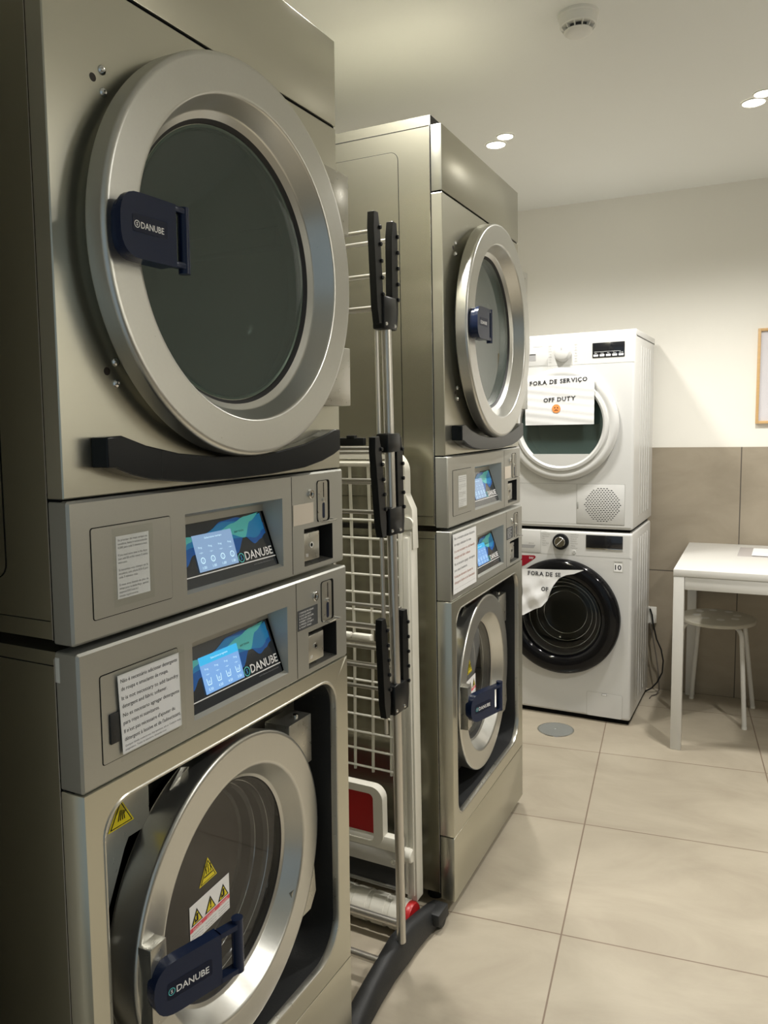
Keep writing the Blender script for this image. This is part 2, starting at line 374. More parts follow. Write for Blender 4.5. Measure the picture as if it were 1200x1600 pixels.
# ---------------------------------------------------------------- commercial laundry machines
W = 0.6708
ZDB, ZDPB, ZWT, ZWPB, ZKS, ZWB, ZT2, ZT = 1.2472, 1.0622, 1.0525, 0.8667, 0.2130, 0.030, 1.9065, 2.0667
XD, XP = -0.012, -0.006
def lean(l, m): return lambda v: Vector((v.x + l*v.z, v.y + m*v.z, v.z))
DEPTH = -0.86
def logo(B, P, u, v, r, m, m2):
    n = 20
    out = [(u+r*math.cos(2*PI*i/n), v+r*math.sin(2*PI*i/n)) for i in range(n)]; inn = [(u+r*0.78*math.cos(2*PI*i/n), v+r*0.78*math.sin(2*PI*i/n)) for i in range(n)]
    for i in range(n):
        j = (i+1) % n; B.face([P(*out[i]), P(*out[j]), P(*inn[j]), P(*inn[i])], m)
    B.text('S', P, u, v-r*0.42, r*1.25, m2, 'CENTER', bold=0.03)

def control_panel(root, xf, zt, x, kind):
    """front control panel: moulded plate with screen recess, service flap and coin unit"""
    zb = zt-(ZWT-ZWPB)
    H1 = (0.2115, 0.4610, zt-0.1615, zt-0.0395)      # screen recess
    H2 = (0.5285, 0.6290, zt-0.1790+0.0045, zt-0.1040)      # coin return
    b = MB(PANEL, DARK); b.xf = xf
    P = lambda u, v: (x, u, v)
    e = 0.0035
    b.plane_holes(P, e, W-e, zb+e, zt-e, [H1, H2], PANEL)
    # bevelled rim and returns
    o_ = rrect(0, W, zb, zt, 0.004, 3); i_ = rrect(e, W-e, zb+e, zt-e, 0.0008, 3)
    k = len(o_)
    for q in range(k):
        j = (q+1) % k
        b.face([(x, *i_[q]), (x, *i_[j]), (x-0.003, *o_[j]), (x-0.003, *o_[q])], PANEL)
        b.face([(x-0.003, *o_[q]), (x-0.003, *o_[j]), (-0.040, *o_[j]), (-0.040, *o_[q])], PANEL)
    # screen recess walls
    y0, y1, z0, z1 = H1; xb = -0.036+x
    bt, tp = (x-0.008, zt-0.157), (xb, zt-0.0615)
    yr = y1-0.010
    b.face([(x, y0, z1), (x, y1, z1), (xb, yr, zt-0.050), (xb, y0+0.004, zt-0.050)], PANEL)
    b.face([(xb, y0+0.004, zt-0.050), (xb, yr, zt-0.050), (xb, yr, tp[1]), (xb, y0+0.004, tp[1])], PANEL)
    b.face([(x, y1, z0), (x, y1, z1), (xb, yr, zt-0.050), (xb, yr, tp[1]), (bt[0], y1-0.003, bt[1])], PANEL)
    b.face([(x, y0, z0), (x, y0, z1), (xb, y0+0.004, zt-0.050), (xb, y0+0.004, tp[1]), (bt[0], y0+0.003, bt[1])], PANEL)
    b.face([(x, y0, z0), (x, y1, z0), (bt[0], y1-0.003, bt[1]), (bt[0], y0+0.003, bt[1])], PANEL)
    # coin return pocket
    y0, y1, z0, z1 = H2
    xb = x-0.032
    b.face([(x, y0, z0), (x, y1, z0), (xb, y1, z0+0.004), (xb, y0, z0+0.004)], PLATE)
    b.face([(x, y0, z1), (x, y1, z1), (xb, y1, z1), (xb, y0, z1)], BLACKM)
    b.face([(x, y1, z0), (x, y1, z1), (xb, y1, z1), (xb, y1, z0+0.004)], BLACKM)
    b.face([(x, y0, z0), (x, y0, z1), (xb, y0, z1), (xb, y0, z0+0.004)], BLACKM)
    b.face([(xb, y0, z0), (xb, y1, z0), (xb, y1, z1), (xb, y0, z1)], BLACKM)
    pan = b.build('control_panel', root, smooth=20, recalc=False)
    # division groove between main panel and coin column
    b = MB(DARK); b.xf = xf; b.box((x-0.001, 0.4896, zb+0.004), (x+0.0003, 0.4908, zt-0.004), DARK); b.build('panel_joint', pan, smooth=0)
    # service flap with dark outline
    b = MB(PANEL, DARK); b.xf = xf
    f0, f1, g0, g1 = 0.0345, 0.1790, zt-0.1585, zt-0.0387
    b.prism([(x-0.0005, *q) for q in rrect(f0-0.0012, f1+0.0012, g0-0.0012, g1+0.0012, 0.004, 3)], (0.0007, 0, 0), DARK)
    b.prism([(x+0.0002, *q) for q in rrect(f0, f1, g0, g1, 0.003, 3)], (0.0009, 0, 0), PANEL)
    fl = b.build('service_flap', pan, smooth=20)
    if kind == 'washer':
        b = MB(BLACKM); b.xf = xf; b.box((x+0.001, 0.046, zt-0.135), (x+0.004, 0.062, zt-0.093), BLACKM, 0.0015); b.build('flap_catch', pan)
    # screen: printed fascia + lcd on the tilted plane
    q0 = Vector((bt[0]+0.0004, 0.2155, bt[1])); q1 = Vector((tp[0]+0.0004, 0.2155, tp[1]))
    Wd = 0.2385
    def S(s, t, d=0.0): 
        p_ = q0 + (q1-q0)*t; return Vector((p_.x + d, p_.y + s*Wd - (0.004*t if s > 0.9 else 0), p_.z + d*0.3))
    b = MB(SCR_BG); b.xf = xf
    b.face([S(0, 0), S(1.0, 0), S(0.972, 1), S(0.0, 1)], SCR_BG)
    def poly(pts, m, d): b.face([S(*q, d) for q in pts], m)
    def band(top, bot, m, d):
        n = 60
        def itp(c, s):
            for (a, va), (c2, vc) in zip(c, c[1:]):
                if a <= s <= c2:
                    f = (s-a)/(c2-a); f = f*f*(3-2*f); return va+(vc-va)*f
            return c[-1][1]
        s0 = max(top[0][0], bot[0][0]); s1 = min(top[-1][0], bot[-1][0])
        for i in range(n):
            a, c = s0+(s1-s0)*i/n, s0+(s1-s0)*(i+1)/n
            q = [(a, itp(bot, a)), (c, itp(bot, c)), (c, itp(top, c)), (a, itp(top, a))]
            if q[3][1]-q[0][1] < 1e-4 and q[2][1]-q[1][1] < 1e-4: continue
            b.face([S(*z, d) for z in q], m)
    band([(0, .62), (.12, .70), (.3, .78), (.5, .95), (.65, .97), (.8, .90), (.96, .80)], [(0, .22), (.06, .34), (.15, .5), (.3, .6), (.45, .45), (.58, .36), (.70, .62), (.80, .46), (.88, .52), (.96, .60)], SCR_B1, 0.0004)
    band([(0, .80), (.15, .74), (.3, .80), (.5, .93), (.7, .90), (.85, .93), (.95, .97)], [(0, .56), (.15, .62), (.3, .62), (.45, .66), (.6, .62), (.72, .60), (.82, .56), (.95, .68)], SCR_B2, 0.0007)
    band([(0, .78), (.1, .80), (.25, .77), (.42, .78), (.6, .88), (.75, .96), (.93, .99)], [(0, .40), (.05, .50), (.12, .70), (.25, .76), (.42, .72), (.55, .70), (.7, .60), (.80, .86), (.93, .98)], SCR_T, 0.0010)
    PS = lambda u, v: S(u, v, 0.0014)
    hz = Wd
    PT = lambda u, v: S(u/hz, v/0.0995, 0.0014)
    b.face([PS(0, .160), PS(.995, .160), PS(.995, .178), PS(0, .178)], GLOSSW)
    b.text('DANUBE', PT, 0.648*hz, 0.0215, 0.0205, GLOSSW, width=0.325*hz, bold=0.015)
    logo(b, PT, 0.606*hz, 0.0275, 0.0082, SCR_T, SCR_B2)
    b.text('www.danube-international.com', PT, 0.72*hz, 0.0098, 0.0035, GREYINK, width=0.24*hz)
    b.text('EASY TOUCH', PT, 0.60*hz, 0.071, 0.0042, SCR_BG, width=0.10*hz)
    b.build('screen_fascia', pan, smooth=0, recalc=False)
    b = MB(LCD1); b.xf = xf
    bg, txt = (LCD1, LCD3) if kind == 'washer' else (LCD4, LCD3)
    L0, L1, T0, T1 = 0.165, 0.565, 0.21, 0.80
    b.prism([S(L0, T0, 0.0012), S(L1, T0, 0.0012), S(L1, T1, 0.0012), S(L0, T1, 0.0012)], (0.0008, 0, 0), bg)
    Q = lambda u, v: S(u/hz, v/0.0995, 0.0023)
    if kind == 'washer': b.face([Q(L0*hz, 0.0665), Q(L1*hz, 0.0665), Q(L1*hz, T1*0.0995), Q(L0*hz, T1*0.0995)], LCD2)
    Q = lambda u, v: S(u/hz, v/0.0995, 0.0026)
    b.text('Seleccione programa' if kind == 'washer' else 'Seleccione tiempo', Q, (L0+L1)/2*hz, 0.0715, 0.0045, txt, 'CENTER', width=0.042)
    prices = ['5.50', '4.50', '4.50', '3.50'] if kind == 'washer' else ['1.00', '1.00', '1.00', '1.00']
    for i in range(4):
        cu = (L0+(L1-L0)*(i+0.5)/4)*hz; r = 0.0052
        if kind == 'washer':
            for seg in ([(-1, 1), (-.75, -1)], [(-.75, -1), (.75, -1)], [(.75, -1), (1, 1)]):
                (a0, a1), (c0, c1) = seg; dv = Vector((c0-a0, c1-a1)).normalized()*0.0006; nx, ny = -dv.y, dv.x
                b.face([Q(cu+a0*r+nx, 0.039+a1*r+ny), Q(cu+c0*r+nx, 0.039+c1*r+ny), Q(cu+c0*r-nx, 0.039+c1*r-ny), Q(cu+a0*r-nx, 0.039+a1*r-ny)], txt)
            b.text('o', Q, cu, 0.0365, 0.008, txt, 'CENTER')
        else:
            n = 16
            for j in range(n):
                t0, t1 = 2*PI*j/n, 2*PI*(j+1)/n
                b.face([Q(cu+r*math.cos(t0), 0.038+r*math.sin(t0)), Q(cu+r*math.cos(t1), 0.038+r*math.sin(t1)), Q(cu+.75*r*math.cos(t1), 0.038+.75*r*math.sin(t1)), Q(cu+.75*r*math.cos(t0), 0.038+.75*r*math.sin(t0))], txt)
            b.text('(', Q, cu, 0.0355, 0.006, txt, 'CENTER')
        b.text(prices[i], Q, cu, 0.0245, 0.0062, txt, 'CENTER')
        b.text('~o~', Q, cu, 0.049, 0.005, txt, 'CENTER'); b.text('Prog', Q, cu, 0.0575, 0.0045, txt, 'CENTER')
    b.build('touch_screen', pan, smooth=0, recalc=False)
    # lock
    b = MB(CHROME, DARK); b.xf = xf
    b.lathe([(0, 0.0088), (0.0035, 0.0088), (0.0045, 0.0078), (0.0045, 0.0052), (0.0025, 0.0050), (0.0025, 0.0001)], (x, 0.5518, zt-0.040), 'x', 28, CHROME)
    b.box((x+0.0024, 0.5508, zt-0.0435), (x+0.003, 0.5528, zt-0.0365), DARK); b.build('key_lock', pan)
    # coin slot plate
    b = MB(PLATE, DARK); b.xf = xf
    b.prism([(x-0.0005, *q) for q in rrect(0.5735, 0.6190, zt-0.0965, zt-0.0170, 0.006, 4)], (0.0011, 0, 0), DARK)
    b.prism([(x+0.0006, *q) for q in rrect(0.5745, 0.6095, zt-0.0950, zt-0.0180, 0.006, 4)], (0.0012, 0, 0), PLATE)
    b.box((x+0.0015, 0.5945, zt-0.0500), (x+0.0022, 0.5965, zt-0.0215), DARK)
    b.prism([(x+0.0015, *q) for q in rrect(0.5905, 0.5985, zt-0.0905, zt-0.0600, 0.0039, 5)], (0.0007, 0, 0), NAVY2)
    b.tube([(x+0.001, 0.578, zt-0.0950), (x+0.016, 0.580, zt-0.0950), (x+0.017, 0.617, zt-0.0950), (x+0.001, 0.6190, zt-0.0950)], 0.0013, CHROME, 8)
    b.cyl((x+0.0016, 0.5905, zt-0.0545), 0.0032, 0.006, 'x', CHROME, 16, 0.001)
    b.build('coin_slot', pan)
    # label
    b = MB(PLATE if kind == 'dryer' else GREYP); b.xf = xf
    lm = mat('beige_label', (0.56, 0.50, 0.42), 0.6) if kind == 'dryer' else mat('dark_label', (0.045, 0.05, 0.055), 0.5)
    b.box((x+0.0001, 0.4935, zt-0.0940), (x+0.0008, 0.5605, zt-0.0560), lm)
    if kind == 'washer':
        PL = lambda u, v: (x+0.0010, u, v)
        for i, s_ in enumerate(['1 CHOOSE PROGRAM', '2 LOAD LAUNDRY', '3 CLOSE DOOR', '4 INSERT COINS', '5 PRESS START', '6 WAIT END']):
            b.text(s_, PL, 0.4975, zt-0.0628-i*0.0055, 0.0046, GLOSSW, width=0.048 if i % 2 == 0 else 0.040)
    b.build('instruction_label', pan, smooth=0)
    # coin return door
    b = MB(PLATE, DARK); b.xf = xf
    b.box((x-0.026, 0.5295, zt-0.1660), (x-0.003, 0.5860, zt-0.1130), PLATE, 0.002)
    b.lathe([(0, 0.0058), (0.0016, 0.0058), (0.0016, 0.004), (-0.001, 0.004), (-0.001, 0.0001)], (x-0.003, 0.5560, zt-0.1370), 'x', 20, CHROME)
    b.box((x-0.0032, 0.5545, zt-0.1400), (x-0.0012, 0.5575, zt-0.1340), DARK)
    b.text('00', lambda u, v: (x-0.0024, u, v), 0.537, zt-0.158, 0.009, GLOSSW)
    b.build('coin_return', pan)
    return pan

def door_badge(b, x, cy, cz, P=None):
    P = P or (lambda u, v: (x, u, v))
    PP = lambda u, v: P(u, v)
    return PP

def make_dryer(xf, label, group, sheet_mat):
    root = thing('commercial_dryer', label, 'tumble dryer', group=group)
    cy, cz = W/2, 1.5885
    # sheet metal body
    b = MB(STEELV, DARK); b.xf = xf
    zb = ZDPB+0.004; zr = 2.0925
    b.box((DEPTH, 0.003, zb), (-0.042, W-0.003, zr), STEELV, skip=('+x',))
    b.box((-0.046, 0.004, 2.071), (-0.0425, W-0.004, zr), BLACKM)                      # dark return under the roof edge
    # embossed rounded panel on each side, roof seam
    for y, s in ((0.003, -1), (W-0.003, 1)):
        pts = rrect(-0.80, -0.131, 1.14, 2.020, 0.022, 5); n = len(pts)
        b.prism([(u, y, v) for u, v in pts], (0, s*0.0006, 0), DARK)
        pts = rrect(-0.7988, -0.1322, 1.1412, 2.0188, 0.021, 5)
        b.prism([(u, y, v) for u, v in pts], (0, s*0.0012, 0), STEELV)
        b.box((DEPTH, y, 2.0665), (-0.043, y+s*0.0005, 2.0680), DARK)
        b.box((-0.0430, y, zb), (-0.0405, y+s*0.0006, 2.068), DARK); b.box((-0.0450, y, zb), (-0.0432, y+s*0.0024, 2.068), CHROME, 0.0006)  # chrome strip stands in for the bright reflection along the flange edge
        b.box((DEPTH, y, 1.0900), (-0.050, y+s*0.0005, 1.0910), DARK)
    b.build('body', root, smooth=25)
    # front: flanged plates
    b = MB(STEEL, DARK); b.xf = xf
    hole = [(cy+0.205*math.cos(2*PI*i/64), cz+0.205*math.sin(2*PI*i/64)) for i in range(64)]
    z0, z1 = ZDB+0.0025, ZT2-0.0022
    e = 0.0015
    b.plane_loop_hole(lambda u, v: (XD, u, v), (e, W-e, z0+e, z1-e), hole, STEEL)
    o_ = rrect(0, W, z0, z1, 0.0016, 2); i_ = rrect(e, W-e, z0+e, z1-e, 0.0001, 2)
    for q in range(len(o_)):
        j = (q+1) % len(o_)
        b.face([(XD, *i_[q]), (XD, *i_[j]), (XD-0.0015, *o_[j]), (XD-0.0015, *o_[q])], STEEL)
        b.face([(XD-0.0015, *o_[q]), (XD-0.0015, *o_[j]), (-0.0405, *o_[j]), (-0.0405, *o_[q])], STEEL)
    b.build('front_plate', root, smooth=20, recalc=True)
    b = MB(STEEL); b.xf = xf; b.box((-0.0405, 0, ZT2+0.0022), (XD, W, ZT), STEEL, 0.0015); b.build('top_panel', root)
    for q in (((-0.047, 0.003, 1.070), (-0.0435, W-0.003, 1.2474)), ((-0.044, 0.002, ZT2-0.01), (XD-0.004, W-0.002, ZT2+0.01)), ((-0.0425, 0.0015, ZDB-0.001), (XD-0.006, W-0.0015, ZDB+0.0028))):
        b = MB(DARK); b.xf = xf; b.box(*q, DARK); b.build('inner_frame', root, smooth=0)
    # drum
    b = MB(DRUM, DRUMD); b.xf = xf
    b.lathe([(-0.012, 0.205), (-0.03, 0.207), (-0.05, 0.22), (-0.05, 0.30), (-0.48, 0.30), (-0.50, 0.28), (-0.50, 0.0001)], (0, cy, cz), 'x', 64, DRUM)
    for a in (0.4, 2.5, 4.6):
        u, v = cy+0.27*math.cos(a), cz+0.27*math.sin(a); b.box((-0.46, u-0.02, v-0.02), (-0.08, u+0.02, v+0.02), DRUM, 0.012)
    b.build('drum', root, smooth=40)
    # door
    b = MB(RING, DARK, RUBBER); b.xf = xf
    b.lathe(rprof([(-0.012, 0.262, 0), (0.005, 0.284, 0.001), (0.005, 0.2995, 0.003), (0.0385, 0.2985, 0.0075), (0.0385, 0.2420, 0.0040),
             (0.0030, 0.2265, 0.0020), (-0.0055, 0.2150, 0.001, RUBBER), (-0.0105, 0.2100, 0.001, RUBBER), (-0.020, 0.2080, 0)]), (0, cy, cz), 'x', 128, RING)
    door = b.build('door', root, smooth=30)
    b = MB(DOORGLASS); b.xf = xf; b.lathe([(-0.010, 0.2090), (-0.0125, 0.196), (-0.0125, 0.0001)], (0, cy, cz), 'x', 96, DOORGLASS); b.build('door_glass', door)
    b = MB(CLEARGLASS); b.xf = xf; b.lathe([(-0.018, 0.204), (-0.055, 0.186), (-0.075, 0.172), (-0.082, 0.155), (-0.085, 0.0001)], (0, cy, cz), 'x', 96, CLEARGLASS); b.build('inner_glass', door)
    # navy handle: D-shaped plate over a block, grip bar standing free on the right
    b = MB(NAVY, NAVY2, GLOSSW); b.xf = xf
    y0, y1, z0, z1 = 0.0375, 0.134, 1.5470, 1.6280; zc = (z0+z1)/2
    def dshape(y0, y1, z0, z1, n=14):
        zc, rz = (z0+z1)/2, (z1-z0)/2; ry = 0.034
        pts = [(y1, z0), (y1, z1)]
        for i in range(n+1):
            t = PI/2+PI*i/n; c, s = math.cos(t), math.sin(t)
            pts.append((y0+ry+ry*(-abs(c)**0.75), zc+rz*(1 if s > 0 else -1)*abs(s)**0.75))
        return pts
    b.prism([(0.036, *q) for q in dshape(0.047, y1, z0+0.001, z1-0.001)], (0.020, 0, 0), NAVY)
    b.prism([(0.0555, *q) for q in dshape(y0, y1, z0, z1)], (0.0095, 0, 0), NAVY)
    b.box((0.0545, y1-0.002, z1-0.009), (0.0648, y1+0.020, z1-0.0003), NAVY, 0.002); b.box((0.0545, y1-0.002, z0+0.0003), (0.0648, y1+0.020, z0+0.009), NAVY, 0.002)
    b.tube([(0.058, y1+0.0215, z0-0.005), (0.058, y1+0.0215, z1+0.001)], 0.0082, NAVY, 16)
    X = 0.0652
    b.prism([(X-0.001, *q) for q in rrect(0.0570, 0.1170, 1.5795, 1.6005, 0.003, 3)], (0.0012, 0, 0), NAVY2)
    P = lambda u, v: (X+0.0004, u, v)
    b.text('DANUBE', P, 0.0705, 1.5845, 0.0112, GLOSSW, width=0.0400, bold=0.015); logo(b, P, 0.0640, 1.5885, 0.0047, GLOSSW, GLOSSW)
    b.build('door_handle', door, smooth=40)
    # hinge plates on the far side
    for z0, z1 in ((1.696, 1.806), (1.3715, 1.482)):
        b = MB(PLATE); b.xf = xf; b.box((XD+0.001, 0.555, z0), (0.024, 0.655, z1), PLATE, 0.0015); b.build('hinge_plate', root)
    # screws and plugged holes
    for (y, z) in ((0.089, 1.7967), (0.0901, 1.7694), (0.0937, 1.4257), (0.0935, 1.3971)):
        b = MB(CHROME, DARK); b.xf = xf; b.lathe([(0, 0.0062), (0.001, 0.0062), (0.003, 0.0048), (0.0042, 0.0025), (0.0036, 0.0001)], (XD, y, z), 'x', 18, CHROME); b.build('screw', root)
    for (y, z) in ((0.0738, 1.7827), (0.0783, 1.4126)):
        b = MB(DARK); b.xf = xf; b.cyl((XD-0.001, y, z), 0.0054, 0.0014, 'x', mat('hole_plug', (0.03, 0.022, 0.018), 0.4), 20, 0.0003); b.build('hole_plug', root)
    # curved bumper bar under the door
    tp = [(0.0463, 1.3265), (0.072, 1.3278), (0.115, 1.3135), (0.178, 1.3002), (0.258, 1.2915), (0.336, 1.2892), (0.418, 1.2925), (0.50, 1.3025), (0.566, 1.3165), (0.602, 1.3265), (0.6245, 1.3262)]
    bo = [(0.6245, 1.2880), (0.600, 1.2790), (0.560, 1.2690), (0.50, 1.2600), (0.40, 1.2552), (0.30, 1.2545), (0.20, 1.2570), (0.125, 1.2660), (0.085, 1.2760), (0.060, 1.2860), (0.0463, 1.2868)]
    b = MB(BUMPER); b.xf = xf
    b.prism([(XD, *q) for q in tp+bo], (0.030, 0, 0), BUMPER)
    bump = b.build('bumper_bar', root, smooth=30)
    md = bump.modifiers.new('bevel', 'BEVEL'); md.width = 0.0022; md.segments = 3; md.limit_method = 'ANGLE'; md.angle_limit = math.radians(40)
    control_panel(root, xf, ZDB, XP, 'dryer')
    return root

def tri_sticker(b, P, u, v, s, m=YEL, rim=INK, edge=YEL):
    """warning triangle with black rim; s = side"""
    h = s*0.866
    def T(k): return [(u-s/2*k, v+h*(1-k)*0.33), (u+s/2*k, v+h*(1-k)*0.33), (u, v+h*(1-k)*0.33+h*k)]
    b.face([P(*q, 0) for q in T(1.0)], edge); b.face([P(*q, 0.0003) for q in T(0.86)], rim); b.face([P(*q, 0.0006) for q in T(0.74)], m)

def make_washer(xf0, label, group, theta):
    root = thing('commercial_washer', label, 'washing machine', group=group)
    xf = xf0
    cy, cz = W/2, 0.548
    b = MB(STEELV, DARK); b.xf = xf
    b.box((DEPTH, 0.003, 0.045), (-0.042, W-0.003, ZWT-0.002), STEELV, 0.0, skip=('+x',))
    for y, s in ((0.003, -1), (W-0.003, 1)):
        b.box((-0.0430, y, 0.045), (-0.0405, y+s*0.0006, ZWT-0.003), DARK); b.box((-0.0450, y, 0.045), (-0.0432, y+s*0.0024, ZWT-0.010), CHROME, 0.0006); b.box((DEPTH, y, 1.0310), (-0.044, y+s*0.0005, 1.0322), DARK)  # chrome strip again drawn as the glint down the flange edge
    b.build('body', root, smooth=25)
    for (u, v) in ((-0.08, 0.06), (-0.08, W-0.06), (-0.80, 0.06), (-0.80, W-0.06)):
        b = MB(BLACK); b.xf = xf; b.cyl((u, v, 0.0), 0.024, 0.046, 'z', BLACK, 20, 0.002); b.build('foot', root)
    # lower front with the big rounded opening
    x0 = 0.0
    loop = rrect(0.029, 0.6270, 0.2550, 0.8390, [0.055, 0.048, 0.045, 0.075], 10)
    b = MB(STEEL, PLATE, DARK); b.xf = xf
    z0, z1 = ZKS+0.001, ZWPB-0.0015
    b.plane_loop_hole(lambda u, v: (x0, u, v), (0.002, W-0.002, z0+0.001, z1-0.001), loop, STEEL)
    o_ = rrect(0, W, z0, z1, 0.002, 2); i_ = rrect(0.002, W-0.002, z0+0.001, z1-0.001, 0.0001, 2)
    for q in range(len(o_)):
        j = (q+1) % len(o_)
        b.face([(x0, *i_[q]), (x0, *i_[j]), (x0-0.002, *o_[j]), (x0-0.002, *o_[q])], STEEL)
        b.face([(x0-0.002, *o_[q]), (x0-0.002, *o_[j]), (-0.0405, *o_[j]), (-0.0405, *o_[q])], STEEL)
    # rolled lip and inner walls of the opening
    def inset(d): return rrect(0.029+d, 0.6270-d, 0.2550+d, 0.8390-d, [0.055, 0.048, 0.045, 0.075], 10)
    L = [(x0, 0.0, PLATE), (x0+0.0015, 0.0015, PLATE), (x0+0.0005, 0.0045, PLATE), (x0-0.004, 0.006, PLATE), (x0-0.012, 0.0065, BLACKM), (x0-0.10, 0.0065, BLACKM)]
    for (xa, da, mm), (xb, db, _) in zip(L, L[1:]):
        A, B_ = inset(da), inset(db)
        for q in range(len(A)):
            j = (q+1) % len(A); b.face([(xa, *A[q]), (xa, *A[j]), (xb, *B_[j]), (xb, *B_[q])], mm)
    b.build('front_plate', root, smooth=40, recalc=False)
    b = MB(PLATE); b.xf = xf
    hole = [(cy+0.235*math.cos(2*PI*i/64), cz+0.235*math.sin(2*PI*i/64)) for i in range(64)]
    b.plane_loop_hole(lambda u, v: (-0.10, u, v), (0.034, 0.622, 0.258, 0.835), hole, PLATE)
    b.build('recess_plate', root, smooth=0)
    b = MB(STEEL); b.xf = xf; b.box((-0.0405, 0, ZWB), (x0, W, ZKS-0.001), STEEL, 0.0015); b.build('kick_plate', root)
    for q in (((-0.030, 0.003, ZKS-0.01), (-0.006, W-0.003, ZKS+0.01)), ((-0.038, 0.003, ZWPB-0.012), (-0.020, W-0.003, ZWPB+0.01)), ((-0.047, 0.004, 0.875), (-0.0435, W-0.004, ZWT-0.002))):
        b = MB(DARK); b.xf = xf; b.box(*q, DARK); b.build('inner_frame', root, smooth=0)
    # tub and drum behind the door
    b = MB(RUBBER, DRUM); b.xf = xf
    b.lathe([(-0.10, 0.235, RUBBER), (-0.125, 0.215, RUBBER), (-0.130, 0.195, RUBBER), (-0.150, 0.190, RUBBER), (-0.16, 0.20), (-0.165, 0.245), (-0.52, 0.245), (-0.53, 0.23), (-0.53, 0.0001)], (0, cy, cz), 'x', 72, DRUMW)
    b.build('drum', root, smooth=40)
    # door swings about a hinge line at y=0.6
    hx, hy = -0.03, 0.599
    ct, st = math.cos(theta), math.sin(theta)
    def dxf(v):
        # rotate about the vertical hinge axis so the near side comes outwards
        dx, dy = v.x-hx, v.y-hy
        return xf0(Vector((hx + dx*ct - dy*st, hy + dx*st + dy*ct, v.z)))
    XF = -0.030   # face plane before swinging
    b = MB(RING, RUBBER); b.xf = dxf
    b.lathe(rprof([(XF-0.075, 0.236, 0), (XF-0.060, 0.258, 0.004), (XF, 0.2645, 0.0080), (XF, 0.2065, 0.0045),
             (XF-0.032, 0.1840, 0.001), (XF-0.036, 0.1775, 0.001, RUBBER), (XF-0.060, 0.1740, 0.001, RUBBER), (XF-0.075, 0.200, 0, RUBBER)]), (0, cy, cz), 'x', 128, RING, closed=True)
    door = b.build('door', root, smooth=30)
    b = MB(CLEARGLASS); b.xf = dxf
    b.lathe([(XF-0.037, 0.1770), (XF-0.0385, 0.1600), (XF-0.0385, 0.0001)], (0, cy, cz), 'x', 96, CLEARGLASS); b.build('door_glass', door)
    bowlm = mat('dark_bowl_glass', (0.012, 0.014, 0.016), 0.12, spec=0.6)
    gb = MB(bowlm, BROWN); gb.xf = dxf
    gb.lathe([(XF-0.045, 0.172), (XF-0.060, 0.168), (XF-0.066, 0.162), (XF-0.085, 0.160), (XF-0.089, 0.154), (XF-0.108, 0.151), (XF-0.112, 0.146, BROWN), (XF-0.116, 0.10, BROWN), (XF-0.118, 0.0001, BROWN)], (0, cy, cz), 'x', 96, bowlm); gb.build('glass_bowl', door)
    for rr, dx in ((0.1685, -0.059), (0.1605, -0.084)):
        b = MB(CHROME); b.xf = dxf; n = 72
        b.tube([(XF+dx, cy+rr*math.cos(2*PI*i/n), cz+rr*math.sin(2*PI*i/n)) for i in range(n+1)], 0.0013, CHROME, 6, caps=False); b.build('bowl_ring_glint', door)  # chrome ring stands in for a highlight on the dark bowl wall
    # handle bracket (bright plate) and navy handle angled outwards
    b = MB(PLATE); b.xf = dxf
    yb = 0.093
    b.prism([(XF-0.002, 0.079, 0.610), (XF+0.020, 0.079, 0.610), (XF+0.020, 0.079, 0.490), (XF-0.002, 0.079, 0.490)], (0, 0.0015, 0), PLATE)
    b.box((XF+0.018, 0.079, 0.490), (XF+0.0205, 0.112, 0.610), PLATE, 0.0008)
    b.box((XF-0.002, 0.079, 0.6085), (XF+0.0205, 0.112, 0.611), PLATE, 0.0008)
    b.build('handle_bracket', door)
    a = math.radians(HANG)
    base = Vector((XF+0.030, 0.088, 0.0))
    def H(u, v, d=0.0):   # u along the handle, v height, d out of the plate
        return Vector((base.x + u*math.sin(a) + d*math.cos(a), base.y + u*math.cos(a) - d*math.sin(a), v))
    b = MB(NAVY, NAVY2, GLOSSW); b.xf = dxf
    z0, z1 = HZ0, HZ1
    def dsh(u0, u1, z0, z1, n=14):
        zc, rz, ry = (z0+z1)/2, (z1-z0)/2, 0.040; pts = [(u1, z0), (u1, z1)]
        for i in range(n+1):
            t = PI/2+PI*i/n; c, s = math.cos(t), math.sin(t); pts.append((u0+ry-ry*abs(c)**0.8, zc+rz*(1 if s > 0 else -1)*abs(s)**0.8))
        return pts
    nrm = H(0, 0, 1)-H(0, 0, 0)
    D = dsh(-0.016, 0.095, z0, z1)
    b.prism([H(u, v, -0.012) for u, v in D], nrm*0.020, NAVY)
    for za, zb in ((z1-0.008, z1), (z0, z0+0.008)):
        pts = [H(0.093, za, -0.008), H(0.128, za, -0.008), H(0.128, za, 0.008), H(0.093, za, 0.008)]
        b.prism(pts, (0, 0, zb-za), NAVY)
    b.tube([H(0.129, z0-0.001, 0.0), H(0.129, z1+0.006, 0.0)], 0.0092, NAVY, 16)
    PH = lambda u, v: H(u, v, 0.0086)
    zc = (z0+z1)/2-0.002
    b.face([H(*q, 0.0083) for q in rrect(0.004, 0.078, zc-0.0125, zc+0.0125, 0.004, 3)], NAVY2)
    b.text('DANUBE', PH, 0.0185, zc-0.006, 0.0140, GLOSSW, width=0.054, bold=0.015); logo(b, PH, 0.0110, zc-0.001, 0.0055, SCR_T, GLOSSW)
    b.build('door_handle', door, smooth=40)
    # stickers on the glass
    PG = lambda u, v, d=0.0: (XF-0.0378+d, u, v)
    b = MB(YEL, INK); b.xf = dxf; tri_sticker(b, PG, STU-0.003, STV+0.0815, 0.048, rim=INK)
